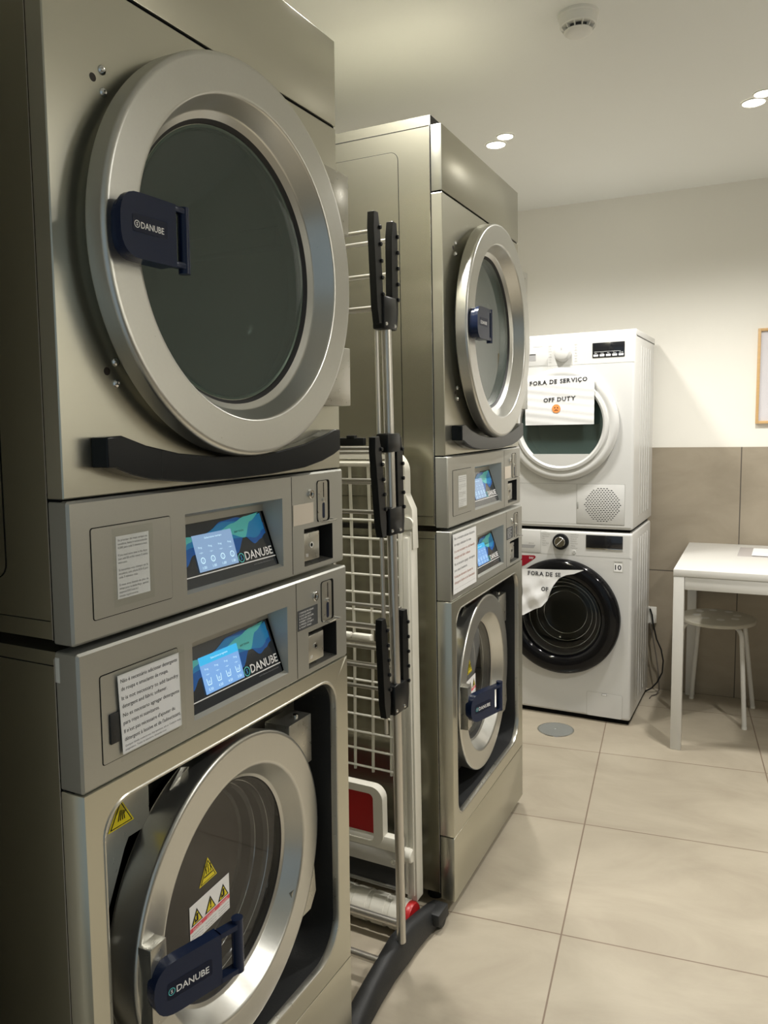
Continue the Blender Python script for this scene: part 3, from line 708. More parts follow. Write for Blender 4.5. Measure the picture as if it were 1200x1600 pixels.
    for k in (-0.006, 0, 0.006): b.tube([PG(STU-0.003+k, STV+0.097, 0.001), PG(STU-0.003+k+0.001, STV+0.102, 0.001), PG(STU-0.003+k-0.001, STV+0.107, 0.001), PG(STU-0.003+k, STV+0.111, 0.001)], 0.0006, INK, 5)
    b.face([PG(STU-0.015, STV+0.0925, 0.0012), PG(STU+0.009, STV+0.0925, 0.0012), PG(STU+0.009, STV+0.0945, 0.0012), PG(STU-0.015, STV+0.0945, 0.0012)], INK)
    s_ = b.build('warning_sticker', door, smooth=0, recalc=False); s_['label'] = 'yellow hot surface warning triangle'
    b = MB(STWHITE, STRED); b.xf = dxf
    u0, u1, v0, v1 = STU-0.054, STU+0.054, STV, STV+0.064
    b.prism([PG(u0, v0), PG(u1, v0), PG(u1, v1), PG(u0, v1)], (0.0004, 0, 0), STWHITE)
    PG2 = lambda u, v, d=0.0: PG(u, v, 0.0007+d)
    b.face([PG2(u0, v0+0.0190), PG2(u1, v0+0.0190), PG2(u1, v0+0.0265), PG2(u0, v0+0.0265)], STRED)
    for i in range(3):
        cu = u0+0.018+i*0.036; tri_sticker(b, PG2, cu, v0+0.0285, 0.030, edge=INK, rim=INK)
        PI2 = lambda u, v: PG(u, v, 0.0016)
        if i == 1: b.text('!', PI2, cu, v0+0.034, 0.020, INK, 'CENTER', bold=0.03)
        else:
            b.face([PI2(*q) for q in rrect(cu-0.002, cu+0.0025, v0+0.0325, v0+0.041, 0.001, 2)], INK); b.face([PI2(cu+0.0027*math.cos(t*PI/5), v0+0.0435+0.0027*math.sin(t*PI/5)) for t in range(10)], INK)
            b.face([PI2(cu-0.007, v0+0.0325), PI2(cu-0.001, v0+0.0325), PI2(cu-0.006, v0+0.040)], INK)
        b.text('DANGER', PI2, cu, v0+0.0205, 0.006, GLOSSW, 'CENTER', width=0.022)
        for r_ in range(3): b.text('keep hands away from door', PI2, cu, v0+0.013-r_*0.0048, 0.0036, GREYINK, 'CENTER', width=0.030)
    s_ = b.build('safety_label', door, smooth=0, recalc=False); s_['label'] = 'white and red safety label with three warning triangles'
    # stickers on the recess plate
    b = MB(YEL, INK); b.xf = xf; PR = lambda u, v, d=0.0: (-0.0985+d, u, v)
    PR = lambda u, v, d=0.0: (-0.058+d, u, v)
    b.prism([(-0.0595, 0.066, 0.735), (-0.0595, 0.17, 0.735), (-0.0595, 0.17, 0.815), (-0.0595, 0.10, 0.815), (-0.0595, 0.066, 0.79)], (0.001, 0, 0), PLATE)
    tri_sticker(b, PR, 0.114, 0.7575, 0.050)
    for k in range(4): b.tube([PR(0.108+k*0.004, 0.768, 0.0012), PR(0.110+k*0.003, 0.776, 0.0012), PR(0.113+k*0.003, 0.783-k*0.001, 0.0012)], 0.0007, INK, 5)
    s_ = b.build('hand_sticker', root, smooth=0, recalc=False); s_['label'] = 'yellow crushed hand warning triangle'
    # inner left sheet the triangle is stuck to
    b = MB(PLATE); b.xf = xf
    b.prism([(-0.060, 0.0355, 0.262), (-0.060, 0.0355, 0.765), (-0.060, 0.06, 0.805), (-0.060, 0.11, 0.83), (-0.060, 0.19, 0.832), (-0.060, 0.12, 0.72), (-0.060, 0.075, 0.62), (-0.060, 0.065, 0.55), (-0.060, 0.07, 0.43), (-0.060, 0.12, 0.33), (-0.060, 0.16, 0.262)], (-0.002, 0, 0), PLATE)
    b.build('inner_sheet', root, smooth=0)
    for (y, z) in ((0.055, 0.49), (0.055, 0.37), (0.060, 0.60)):
        b = MB(CHROME); b.xf = xf; b.lathe([(0, 0.006), (0.0015, 0.006), (0.0035, 0.004), (0.0035, 0.0001)], (-0.060, y, z), 'x', 16, CHROME); b.build('screw', root)
    # hinge brackets on the far side
    b = MB(PLATE); b.xf = xf; b.box((-0.085, 0.500, 0.676), (-0.028, 0.575, 0.772), PLATE, 0.0015); b.cyl((-0.045, 0.545, 0.772), 0.006, 0.006, 'z', CHROME, 14, 0.001); b.build('hinge_bracket', root)
    b = MB(PLATE); b.xf = xf; b.prism([(-0.030, 0.50, 0.372), (-0.030, 0.565, 0.372), (-0.030, 0.585, 0.40), (-0.030, 0.578, 0.478), (-0.030, 0.50, 0.44)], (-0.05, 0, 0), PLATE); b.build('hinge_bracket', root)
    # silver caution tag hanging at the top of the ring
    b = MB(PLATE, YEL); b.xf = xf; b.prism([(-0.050, 0.205, 0.775), (-0.050, 0.232, 0.800), (-0.050, 0.262, 0.790), (-0.050, 0.235, 0.740)], (0.0006, 0, 0), PLATE)
    PT2 = lambda u, v, d=0.0: (-0.0492+d, u, v); tri_sticker(b, PT2, 0.240, 0.760, 0.022); b.build('caution_tag', root, smooth=0, recalc=False)
    b = MB(RED); b.xf = xf; b.box((-0.075, 0.31, 0.826), (-0.055, 0.38, 0.832), RED, 0.001); b.build('red_seal', root)
    control_panel(root, xf, ZWT, 0.0, 'washer')
    return root
HANG, HZ0, HZ1 = 20.0, 0.510, 0.588
STU, STV = 0.290, 0.500

xf1 = lean(0.0002, 0.0292)
S2Y, S2X, S2R = 1.1979, 0.0201, 0.03415
c9, s9 = math.cos(S2R), math.sin(S2R)
def xf2(v):
    return Vector((S2X + v.x*c9 - v.y*s9 - 0.0028*v.z, S2Y + v.x*s9 + v.y*c9 + 0.0057*v.z, v.z))
# machine geometry is written in world space; the empties stand at the base corner
def place(root, base):
    root.location = base
    for ch in root.children: ch.matrix_parent_inverse = Matrix.Translation(base).inverted()
gd, gw = 'stacked stainless commercial dryers', 'stacked stainless commercial washers'
W1 = make_washer(xf1, 'nearest steel commercial washer with a four-language detergent notice, below the nearest dryer', gw, 0.066); place(W1, Vector((-0.45, 0.33, 0)))
D1 = make_dryer(xf1, 'nearest steel commercial dryer with a big round smoked-glass door, on top of the nearest washer', gd, None); place(D1, Vector((-0.45, 0.36, 1.062)))
W2 = make_washer(xf2, 'farther steel commercial washer standing on the floor behind the drying rack', gw, 0.045); place(W2, Vector((-0.45, 1.53, 0)))
D2 = make_dryer(xf2, 'farther steel commercial dryer on top of the farther washer, behind the silver rack pole', gd, None); place(D2, Vector((-0.45, 1.53, 1.062)))
b = MB(WHITEP); b.xf = xf1; b.box((-0.0405, -0.001, 1.012), (-0.033, 0.0008, 1.045), WHITEP, 0.0005); sp = b.build('spacer_tab', W1); sp.matrix_parent_inverse = Matrix.Translation(W1.location).inverted(); sp['label'] = 'small white tab on the near edge'

# ---------------------------------------------------------------- paper notices on the steel machines
def notice(xf, x, u0, u1, v0, v1, lines, label, group, tape=None, shear=0.0, bg=None, tapegeo=None):
    """lines: (text, v, size, justify_width or None, u offset)"""
    b = MB(PAPER, INK)
    n = 10
    b.prism([(x, u0+shear, v0), (x, u1+shear*0.4, v0), (x, u1, v1), (x, u0, v1)], (0.0004, 0, 0), PAPER)
    P = lambda u, v: (x+0.0007, u+shear*(v1-v)/(v1-v0), v)
    for (t, v, size, wd, du, m) in lines: b.text(t, P, u0+du, v, size, m, width=wd)
    b.xf = xf
    o = b.build('paper_notice', None, smooth=0, recalc=False); tag(o, label, 'notice', group)
    if tapegeo:
        for q in tapegeo:
            tb = MB(TAPE); tb.xf = xf; tb.face([(x+0.0011, q[0], q[2]), (x+0.0011, q[1], q[2]), (x+0.0011, q[1], q[3]), (x+0.0011, q[0], q[3])], TAPE); tb.build('tape', o, smooth=0)
    return o
# dryer 1
u0, u1, v0, v1 = 0.0750, 0.1348, 1.1078, 1.1932
L = ["Se precisar de mais tempo na", "secadora, basta ir acrescentando", "0,50€ para cada 5 minutos a mais.", "", "If you need more time in the dryer", "just add 50 ct for every 5 extra", "minutes.", "",
     "Si necesitas más tiempo en la", "secadora, solo añade 0,50 € por", "cada 5 minutos más.", "", "Si vous avez besoin de plus de", "temps pour le sèche-linge, ajoutez", "simplement 0,50 € toutes les 5", "minutes supplémentaires."]
ll = []
for i, t in enumerate(L):
    if t: ll.append((t, v1-0.0070-i*0.00505, 0.0042, 0.0535 if (i % 4 != 2 or i in (2,)) and i not in (15, 6, 10) else (0.016 if i == 6 else 0.034), 0.0030, GREYINK))
notice(xf1, XP+0.0012, u0, u1, v0, v1, ll, 'small price notice taped to the nearest dryer control panel', None, tapegeo=[(0.068, 0.1425, 1.098, 1.2045)])
notice(xf2, XP+0.0012, u0-0.001, u1+0.002, v0, v1-0.001, ll, 'small price notice taped to the farther dryer control panel', None, tapegeo=[(0.070, 0.1405, 1.100, 1.2010)])
# washer 1
L = [("Não é necessário adicionar detergente", 1), ("de roupa e amaciante de roupa.", .82), ("It is not necessary to add laundry", 1), ("detergent and fabric softener.", .78), ("No es necesario agregar detergente", 1), ("para ropa ni suavizante.", .62),
     ("Il n'est pas nécessaire d'ajouter du", .90), ("détergent à lessive et de l'adoucissant.", 1)]
u0, u1, v0, v1 = 0.0600, 0.1770, 0.8975, 1.0080
yy = [0.0115, 0.0225, 0.0355, 0.0465, 0.0590, 0.0700, 0.0820, 0.0930]
ll = [(t, v1-y, 0.0078, 0.108*f, 0.0045, INK) for (t, f), y in zip(L, yy)]
ll += [("Qualquer dúvida, contacte-nos. Any questions, ask us. Cualquier duda,", v1-0.1010, 0.0040, 0.108, 0.0045, GREYINK), ("pregúntenos. Toutes les questions, demandez-nous.", v1-0.1065, 0.0040, 0.078, 0.0045, GREYINK)]
notice(xf1, 0.0045, u0, u1, v0, v1, ll, 'four-language detergent notice taped to the nearest washer', None, shear=0.005, tapegeo=[(0.0600, 0.1885, 1.0060, 1.0180), (0.0600, 0.181, 0.8890, 0.899), (0.1755, 0.1885, 0.889, 1.010)])
u0, u1, v0, v1 = 0.0030, 0.1845, 0.8860, 1.0445
yy = [0.016, 0.032, 0.050, 0.066, 0.084, 0.100, 0.117, 0.133]
ll = [(t, v1-y, 0.0105, 0.160*f, 0.0090, REDINK if i in (2, 3, 6, 7) else GREYINK) for i, ((t, f), y) in enumerate(zip(L, yy))]
ll += [("___________________________________________", v1-0.146, 0.006, 0.168, 0.006, INK)]
notice(xf2, 0.0047, u0, u1, v0, v1, ll, 'large faded multi-language notice taped to the farther washer', None, shear=-0.001)

# ---------------------------------------------------------------- white domestic machines
AX, AY, AR = 0.20835, 2.71583, 0.0078
def make_domestic(kind, label, cat, name):
    t = thing(name, label, cat, (AX, AY, 0.85 if kind == 'dryer' else 0.0), AR)
    def b_(*m):
        x = MB(*m)
        if kind == 'dryer': x.xf = lambda v: Vector((v.x, v.y, v.z-0.85))
        return x
    Z0, Z1, dep = (0.862, 1.700, 0.50) if kind == 'dryer' else (0.022, 0.849, 0.478)
    cz, R = (1.3143, 0.2425) if kind == 'dryer' else (0.4650, 0.2590)
    cx = -0.302
    b = b_(WHITE, DARK)
    rh = 0.185 if kind == 'dryer' else 0.19
    hole = [(cx+rh*math.cos(2*PI*i/64), cz+rh*math.sin(2*PI*i/64)) for i in range(64)]
    e = 0.012
    o_z = Z1 if kind != 'dryer' else Z1-0.022
    b.plane_loop_hole(lambda u, v: (u, 0.0, v), (-0.6+e, -e, Z0+e, Z1-e), hole, WHITE)
    prev = None
    for k in range(5):       # rounded front edge
        tt = PI/2*k/4; d = e*(1-math.sin(tt)); dy = e*(1-math.cos(tt))
        ring = rrect(-0.6+d, 0-d, Z0+d, Z1-d, max(0.0005, 0.010-d*0.8), 3)
        cur = [(u, dy, v) for u, v in ring]
        if prev:
            for q in range(len(cur)):
                j = (q+1) % len(cur); b.face([prev[q], prev[j], cur[j], cur[q]], WHITE)
        else:
            # join inner plate edge to the first ring
            inner = rrect(-0.6+e, -e, Z0+e, Z1-e, 0.0004, 3)
            for q in range(len(cur)):
                j = (q+1) % len(cur); b.face([(inner[q][0], 0, inner[q][1]), (inner[j][0], 0, inner[j][1]), cur[j], cur[q]], WHITE)
        prev = cur
    back = [(u, dep, v) for (u, _, v) in prev]
    for q in range(len(prev)):
        j = (q+1) % len(prev); b.face([prev[q], prev[j], back[j], back[q]], WHITE)
    b.face(back, WHITE)
    # pressed ribs on the right side
    for k in range(5):
        y = 0.14+k*0.062; zz0, zz1 = Z0+0.05, Z1-(0.06 if kind == 'dryer' else 0.04)
        b.box((-0.001, y, zz0), (0.0022, y+0.022, zz1), WHITE, 0.002)
    body = b.build('body', t, smooth=30, recalc=True)
    if kind == 'dryer':
        b = b_(WHITE, DARK); b.box((-0.5995, 0.03, Z1-0.026), (0.0012, dep+0.012, Z1-0.0245), DARK); b.box((-0.602, 0.012, Z1-0.0245), (0.002, dep+0.014, Z1+0.001), WHITE, 0.004); b.build('top_lid', t)
    # drum cavity
    b = b_(DRUMD, DRUM, RUBBER)
    b.lathe([(0.0, rh), (0.03, rh-0.012, RUBBER), (0.05, rh-0.02, RUBBER), (0.07, rh, DRUM), (0.08, 0.235, DRUM), (0.38, 0.235, DRUM), (0.40, 0.22, DRUM), (0.40, 0.0001)], (cx, 0, cz), 'y', 64, DRUMD); b.build('drum', t, smooth=40)
    sm = mat('seam_grey', (0.30, 0.30, 0.28), 0.7)
    if kind == 'dryer':
        b = b_(sm); b.box((-0.6, -0.0004, 1.5655), (-0.004, 0.001, 1.5668), sm); b.box((-0.6, -0.0004, 1.0560), (-0.0345, 0.001, 1.0570), sm)
        b.box((-0.0350, -0.0004, 0.8830), (-0.0340, 0.001, 1.0570), sm); b.box((-0.6, -0.0004, 0.8820), (-0.0340, 0.001, 0.8830), sm); b.box((-0.2375, -0.0004, 0.8830), (-0.2365, 0.001, 1.0570), sm)
        b.build('panel_seams', t, smooth=0)
        b = b_(WHITE, GREYP, DARK); b.box((-0.585, -0.0010, 1.5700), (-0.366, 0.0, 1.6700), WHITE, 0.0005); b.box((-0.50, -0.0016, 1.592), (-0.419, -0.0009, 1.620), GREYP); b.box((-0.50, -0.0019, 1.617), (-0.419, -0.0009, 1.6205), DARK)
        b.box((-0.432, -0.0013, 1.6500), (-0.389, -0.0009, 1.6515), sm); b.build('water_tank_drawer', t)
        b = b_(WHITE, GREYP); b.lathe([(0, 0.037), (-0.010, 0.036), (-0.020, 0.032), (-0.026, 0.030), (-0.028, 0.027), (-0.028, 0.0001)], (-0.3000, 0, 1.6180), 'y', 40, WHITE)
        b.box((-0.302, -0.0285, 1.628), (-0.298, -0.0275, 1.640), GREYP); b.build('programme_knob', t)
        b = b_(sm)
        for k in range(7):
            for s in (-1, 1): b.text('oo' if k % 2 else 'oOo', lambda u, v: (u, -0.0008, v), -0.300+s*0.055, 1.648-k*0.0115, 0.007, sm, 'CENTER')
        b.build('programme_marks', t, smooth=0)
        b = b_(DISPLAY, GLOSSW); b.box((-0.1745, -0.0022, 1.5905), (-0.0430, 0.0, 1.6515), DISPLAY, 0.0006)
        for k in range(5): b.box((-0.1700+k*0.0258, -0.0036, 1.5945), (-0.1700+k*0.0258+0.0195, -0.002, 1.6030), GLOSSW, 0.001)
        b.box((-0.167, -0.0026, 1.6138), (-0.058, -0.0021, 1.6146), GLOSSW)
        for k, s_ in enumerate(('Start', 'Temp', 'Dry', 'Timer', 'On/Off')): b.text(s_, lambda u, v: (u, -0.0026, v), -0.160+k*0.0258, 1.6065, 0.0055, GLOSSW, 'CENTER')
        b.build('display_panel', t)
        # door
        b = b_(WHITE); b.lathe([(-0.001, 0.2340), (-0.003, 0.2425), (-0.016, 0.2420), (-0.026, 0.2340), (-0.030, 0.2240), (-0.028, 0.2100), (-0.026, 0.2060), (-0.026, 0.2030), (-0.034, 0.1990), (-0.036, 0.1880), (-0.030, 0.1800), (-0.012, 0.1760)], (cx, 0, cz), 'y', 112, WHITE)
        dr = b.build('door', t, smooth=32)
        # flat-bottomed white lower sill inside the ring
        ch = -0.128; n = 28; a0 = math.asin(ch/0.186)
        pts = [(cx+0.186*math.cos(PI-a0+(PI+2*a0)*0-0+0), cz+ch)]
        arc = [(cx+0.186*math.cos(PI-a0+(PI+2*a0)*i/n), cz+0.186*math.sin(PI-a0+(PI+2*a0)*i/n)) for i in range(n+1)]
        b = b_(WHITE, BLACK); b.prism([(u, -0.012, v) for u, v in arc], (0, -0.018, 0), WHITE); b.build('door_sill', dr, smooth=30)
        b = b_(DOORGLASS); b.lathe([(-0.014, 0.1770), (-0.010, 0.165), (-0.010, 0.0001)], (cx, 0, cz), 'y', 80, DOORGLASS); b.build('door_glass', dr)
        b = b_(BLACK); b.lathe([(-0.012, 0.184), (-0.016, 0.180), (-0.015, 0.176), (-0.010, 0.176)], (cx, 0, cz), 'y', 96, BLACK)
        for s, u in ((-1, -0.105), (1, 0.105)): pass
        b.build('gasket', dr)
        # vent grille
        b = b_(WHITE, DARK); b.box((-0.2360, -0.0015, 0.8840), (-0.0350, 0.0, 1.0555), WHITE, 0.0006)
        rr = 0.0755
        for r_ in range(-9, 10):
            for c_ in range(-6, 7):
                u = c_*0.0125+(0.00625 if r_ % 2 else 0); v = r_*0.0078
                if u*u+v*v < rr*rr:
                    U, V = -0.1265+u, 0.9680+v; b.face([(U-0.0048, -0.0018, V), (U, -0.0018, V+0.0021), (U+0.0048, -0.0018, V), (U, -0.0018, V-0.0021)], DARK)
        b.box((-0.2355, -0.0020, 0.948), (-0.2290, -0.0012, 0.978), sm, 0.0002); b.build('vent_cover', t, recalc=False)
    else:
        b = b_(sm); b.box((-0.597, -0.0004, 0.7410), (-0.003, 0.001, 0.7420), sm); b.box((-0.3960, -0.0004, 0.7420), (-0.3950, 0.001, 0.8480), sm)
        b.build('panel_seams', t, smooth=0)
        b = b_(WHITE, GREYP); b.box((-0.590, -0.0015, 0.7450), (-0.3975, 0.0, 0.8450), WHITE, 0.0006); b.prism([(-0.56, -0.0016, 0.7790), (-0.419, -0.0016, 0.7790), (-0.428, -0.0016, 0.7640), (-0.55, -0.0016, 0.7620)], (0, 0.0003, 0), GREYP)
        b.text('A+++', lambda u, v: (u, -0.002, v), -0.450, 0.783, 0.010, sm); b.build('detergent_drawer', t)
        b = b_(BLACK, CHROME); b.lathe([(0, 0.0360), (-0.010, 0.0355), (-0.014, 0.0330), (-0.015, 0.0250, CHROME), (-0.024, 0.0235, CHROME), (-0.026, 0.0215, CHROME), (-0.026, 0.0001, CHROME)], (-0.3050, 0, 0.8000), 'y', 40, BLACK)
        b.tube([(-0.317, -0.0268, 0.788), (-0.293, -0.0268, 0.812)], 0.0012, GLOSSW, 6); b.build('programme_knob', t)
        b = b_(sm)
        prog = ['Cotton', 'Cotton Eco', 'Easy Care', 'Mix', 'Silent', 'Baby Care', 'Duvet']
        for k, s_ in enumerate(prog): b.text(s_, lambda u, v: (u, -0.0008, v), -0.388, 0.838-k*0.0100, 0.0072, sm)
        for k, s_ in enumerate(['Hand/Wool', 'Sportswear', 'Quick 30', 'Delicates', 'Rinse+Spin', 'Allergy', 'Download']): b.text(s_, lambda u, v: (u, -0.0008, v), -0.262, 0.832-k*0.0100, 0.0072, sm)
        b.build('programme_marks', t, smooth=0)
        b = b_(DISPLAY, GREYP); b.box((-0.1950, -0.0022, 0.7800), (-0.0400, 0.0, 0.8355), DISPLAY, 0.0006); b.box((-0.1950, -0.0030, 0.7740), (-0.0400, 0.0, 0.7798), CHROME, 0.001); b.build('display_panel', t)
        b = b_(WHITE, sm); b.lathe([(0, 0.0085), (-0.002, 0.008), (-0.002, 0.0001)], (-0.247, 0, 0.757), 'y', 20, WHITE); b.text('>II', lambda u, v: (u, -0.0025, v), -0.247, 0.754, 0.008, INK, 'CENTER'); b.build('start_button', t)
        b = b_(STRED); dk = mat('badge_red', (0.28, 0.006, 0.02), 0.35)
        b.prism([(-0.56, -0.0002, 0.7270), (-0.4250, -0.0002, 0.7310), (-0.4190, -0.0002, 0.7265), (-0.4210, -0.0002, 0.7190), (-0.47, -0.0002, 0.684), (-0.50, -0.0002, 0.67)], (0, -0.0008, 0), dk)
        b.text("DD'", lambda u, v: (u, -0.0016, v), -0.4480, 0.7150, 0.0125, GLOSSW, bold=0.01); b.build('red_badge', t, smooth=0, recalc=False)
        # ten-year badge
        b = b_(GREYP, INK); lg = mat('badge_grey', (0.52, 0.52, 0.49), 0.5); b.box((-0.0775, -0.0008, 0.6795), (-0.0375, 0.0, 0.7300), lg); P = lambda u, v: (u, -0.0012, v)
        b.box((-0.0745, -0.0010, 0.6830), (-0.0405, -0.0007, 0.7175), GLOSSW); b.text('10', P, -0.0575, 0.6900, 0.030, INK, 'CENTER', width=0.027, bold=0.02); b.text('YEAR WARRANTY', P, -0.0575, 0.7205, 0.006, INK, 'CENTER', width=0.032); b.build('warranty_badge', t, smooth=0, recalc=False)
        # service flap
        b = b_(sm, WHITE); b.prism([(u, -0.0001, v) for u, v in rrect(-0.1865, -0.0325, 0.0255, 0.1355, 0.008, 4)], (0, -0.0004, 0), sm); b.prism([(u, -0.0004, v) for u, v in rrect(-0.1855, -0.0335, 0.0265, 0.1345, 0.007, 4)], (0, -0.0006, 0), WHITE)
        b.box((-0.1215, -0.0016, 0.1235), (-0.0990, -0.0008, 0.1335), GREYP, 0.0003); b.box((-0.1195, -0.0018, 0.1245), (-0.1010, -0.0012, 0.1300), GLOSSW, 0.0003); b.build('filter_flap', t)
        # black door ring
        b = b_(DISPLAY); bk = mat('piano_black', (0.005, 0.005, 0.006), 0.08, spec=0.25)
        b.lathe([(-0.001, 0.2500), (-0.004, 0.2590), (-0.018, 0.2585), (-0.030, 0.2530), (-0.038, 0.2420), (-0.042, 0.2250), (-0.042, 0.2050), (-0.036, 0.1880), (-0.022, 0.1780), (-0.010, 0.1750)], (cx, 0, cz), 'y', 112, bk)
        dr = b.build('door', t, smooth=40)
        b = b_(CLEARGLASS); b.lathe([(-0.022, 0.1785), (-0.030, 0.160), (-0.034, 0.12), (-0.036, 0.06), (-0.036, 0.0001)], (cx, 0, cz), 'y', 80, CLEARGLASS); b.build('door_glass', dr)
        b = b_(CLEARGLASS); b.lathe([(-0.010, 0.172), (0.02, 0.150), (0.055, 0.125), (0.075, 0.095), (0.080, 0.04), (0.080, 0.0001)], (cx, 0, cz), 'y', 80, CLEARGLASS); b.build('glass_bowl', dr)
        for rr, yy in ((0.172, -0.008), (0.151, 0.019), (0.126, 0.053), (0.098, 0.072)):
            b = b_(CHROME); n = 64; b.tube([(cx+rr*math.cos(2*PI*i/n), yy, cz+rr*math.sin(2*PI*i/n)) for i in range(n+1)], 0.0012, CHROME, 6, caps=False); b.build('bowl_ring_glint', dr)  # chrome rings added as the concentric highlights inside the bowl
        b = b_(BLACK); b.box((-0.59, 0.02, 0.0), (-0.01, dep-0.01, 0.024), DARK); b.build('base', t)
        for (u, v) in ((-0.04, 0.04), (-0.56, 0.04), (-0.04, dep-0.04), (-0.56, dep-0.04)): b = b_(BLACK); b.cyl((u, v, 0.0), 0.02, 0.023, 'z', BLACK, 16, 0.002); b.build('foot', t)
    if kind == 'dryer':
        b = b_(DARK, RUBBER); b.box((-0.585, 0.02, 0.8495), (-0.015, dep-0.02, 0.8625), DARK); b.build('base', t)
    return t
WWM = make_domestic('washer', 'white domestic washing machine with a black door ring, standing on the floor', 'washing machine', 'washing_machine')
WDR = make_domestic('dryer', 'white domestic tumble dryer with a white door ring, on top of the washing machine', 'tumble dryer', 'tumble_dryer')

# out-of-service sheets (curved papers), one on each white machine
def serif_text(b, txt, P, u, v, size, m, width):
    """slab-serif lettering: bold letters laid out one by one with small slabs on the stems"""
    bot = {'F': [.16], 'R': [.16, .9], 'A': [.06, .94], 'D': [.1], 'E': [.1], 'I': [.5], 'T': [.5], 'Y': [.5]}
    top = {'F': [.1], 'R': [.1], 'D': [.1], 'E': [.1], 'I': [.5], 'V': [.08, .92], 'U': [.12, .88], 'Y': [.08, .92]}
    adv = []; x = 0.0
    for ch in txt:
        if ch == ' ': x += 0.36; continue
        vs, fs = text2d(ch, 0.022, 1.0); x0 = min(q[0] for q in vs); x1 = max(q[0] for q in vs)
        adv.append((ch, x, x1-x0)); x += (x1-x0)+0.13
    k = width/(x-0.13); H = 0.70*size
    for ch, cx_, w_ in adv:
        b.text(ch, P, u+cx_*k, v, size, m, width=w_*k, bold=0.022)
        for f in bot.get(ch, []):
            c = u+(cx_+w_*f)*k; h = 0.105*size; b.face([P(c-h*1.25, v), P(c+h*1.25, v), P(c+h*1.25, v+0.075*size), P(c-h*1.25, v+0.075*size)], m)
        for f in top.get(ch, []):
            c = u+(cx_+w_*f)*k; h = 0.105*size; b.face([P(c-h*1.25, v+H-0.075*size), P(c+h*1.25, v+H-0.075*size), P(c+h*1.25, v+H), P(c-h*1.25, v+H)], m)
def sheet_a():
    b = MB(PAPER, INK, EMOJI)
    u0, u1 = -0.4540, -0.1568; nu, nv = 40, 60
    def top(u): return 1.5290 + (1.5130-1.5290)*(u-u0)/(u1-u0)
    def Y(u, v):
        return -0.0405-0.0009*math.sin((v-1.3)*55+u*6)-0.00045*math.sin((v-1.3)*190+u*25)
    def Pt(u, v, d=0.0):
        s = (u-u0)/(u1-u0); return Vector((u + (0.018*(1-s) if v > 1.5 else 0), Y(u, v)-d, v))
    G = [[b.bm.verts.new(Vector((u0+(u1-u0)*i/nu, 0, 0))) for i in range(nu+1)] for j in range(nv+1)]
    for j in range(nv+1):
        for i in range(nu+1):
            u = u0+(u1-u0)*i/nu; v = 1.3130+(top(u)-1.3130)*j/nv; G[j][i].co = (u, Y(u, v), v)
    for j in range(nv):
        for i in range(nu):
            f = b.bm.faces.new((G[j][i], G[j][i+1], G[j+1][i+1], G[j+1][i])); f.material_index = 0
    PT = lambda u, v: (u, Y(u, v)-0.0015, v + 0.012*(u+0.31)*0.5)
    PX = lambda u, v: (u, Y(u, v)-0.0015, v+0.045*(u+0.433))
    serif_text(b, 'FORA DE SERVIÇO', PX, -0.4330, 1.4840, 0.0245, INK, 0.247)
    serif_text(b, 'OFF DUTY', PX, -0.3730, 1.4080, 0.0240, INK, 0.137)
    n = 24; c = (-0.3172, 1.3820); r = 0.0185
    b.face([(c[0]+r*math.cos(2*PI*i/n), Y(*c)-0.0014, c[1]+r*math.sin(2*PI*i/n)) for i in range(n)], EMOJI)
    for s in (-1, 1): b.face([(c[0]+s*0.006+0.0022*math.cos(2*PI*i/10), Y(*c)-0.0020, c[1]+0.004+0.003*math.sin(2*PI*i/10)) for i in range(10)], INK)
    b.tube([(c[0]-0.0075+0.015*i/8, Y(*c)-0.0020, c[1]-0.0085+0.004*math.sin(PI*i/8)) for i in range(9)], 0.0009, INK, 6)
    o = b.build('paper_notice', None, smooth=60, recalc=False); o.location = (AX, AY, 0); o.rotation_euler = (0, 0, AR)
    return tag(o, 'out of service sheet with a sad face, on the white dryer door', 'notice')
sheet_a()
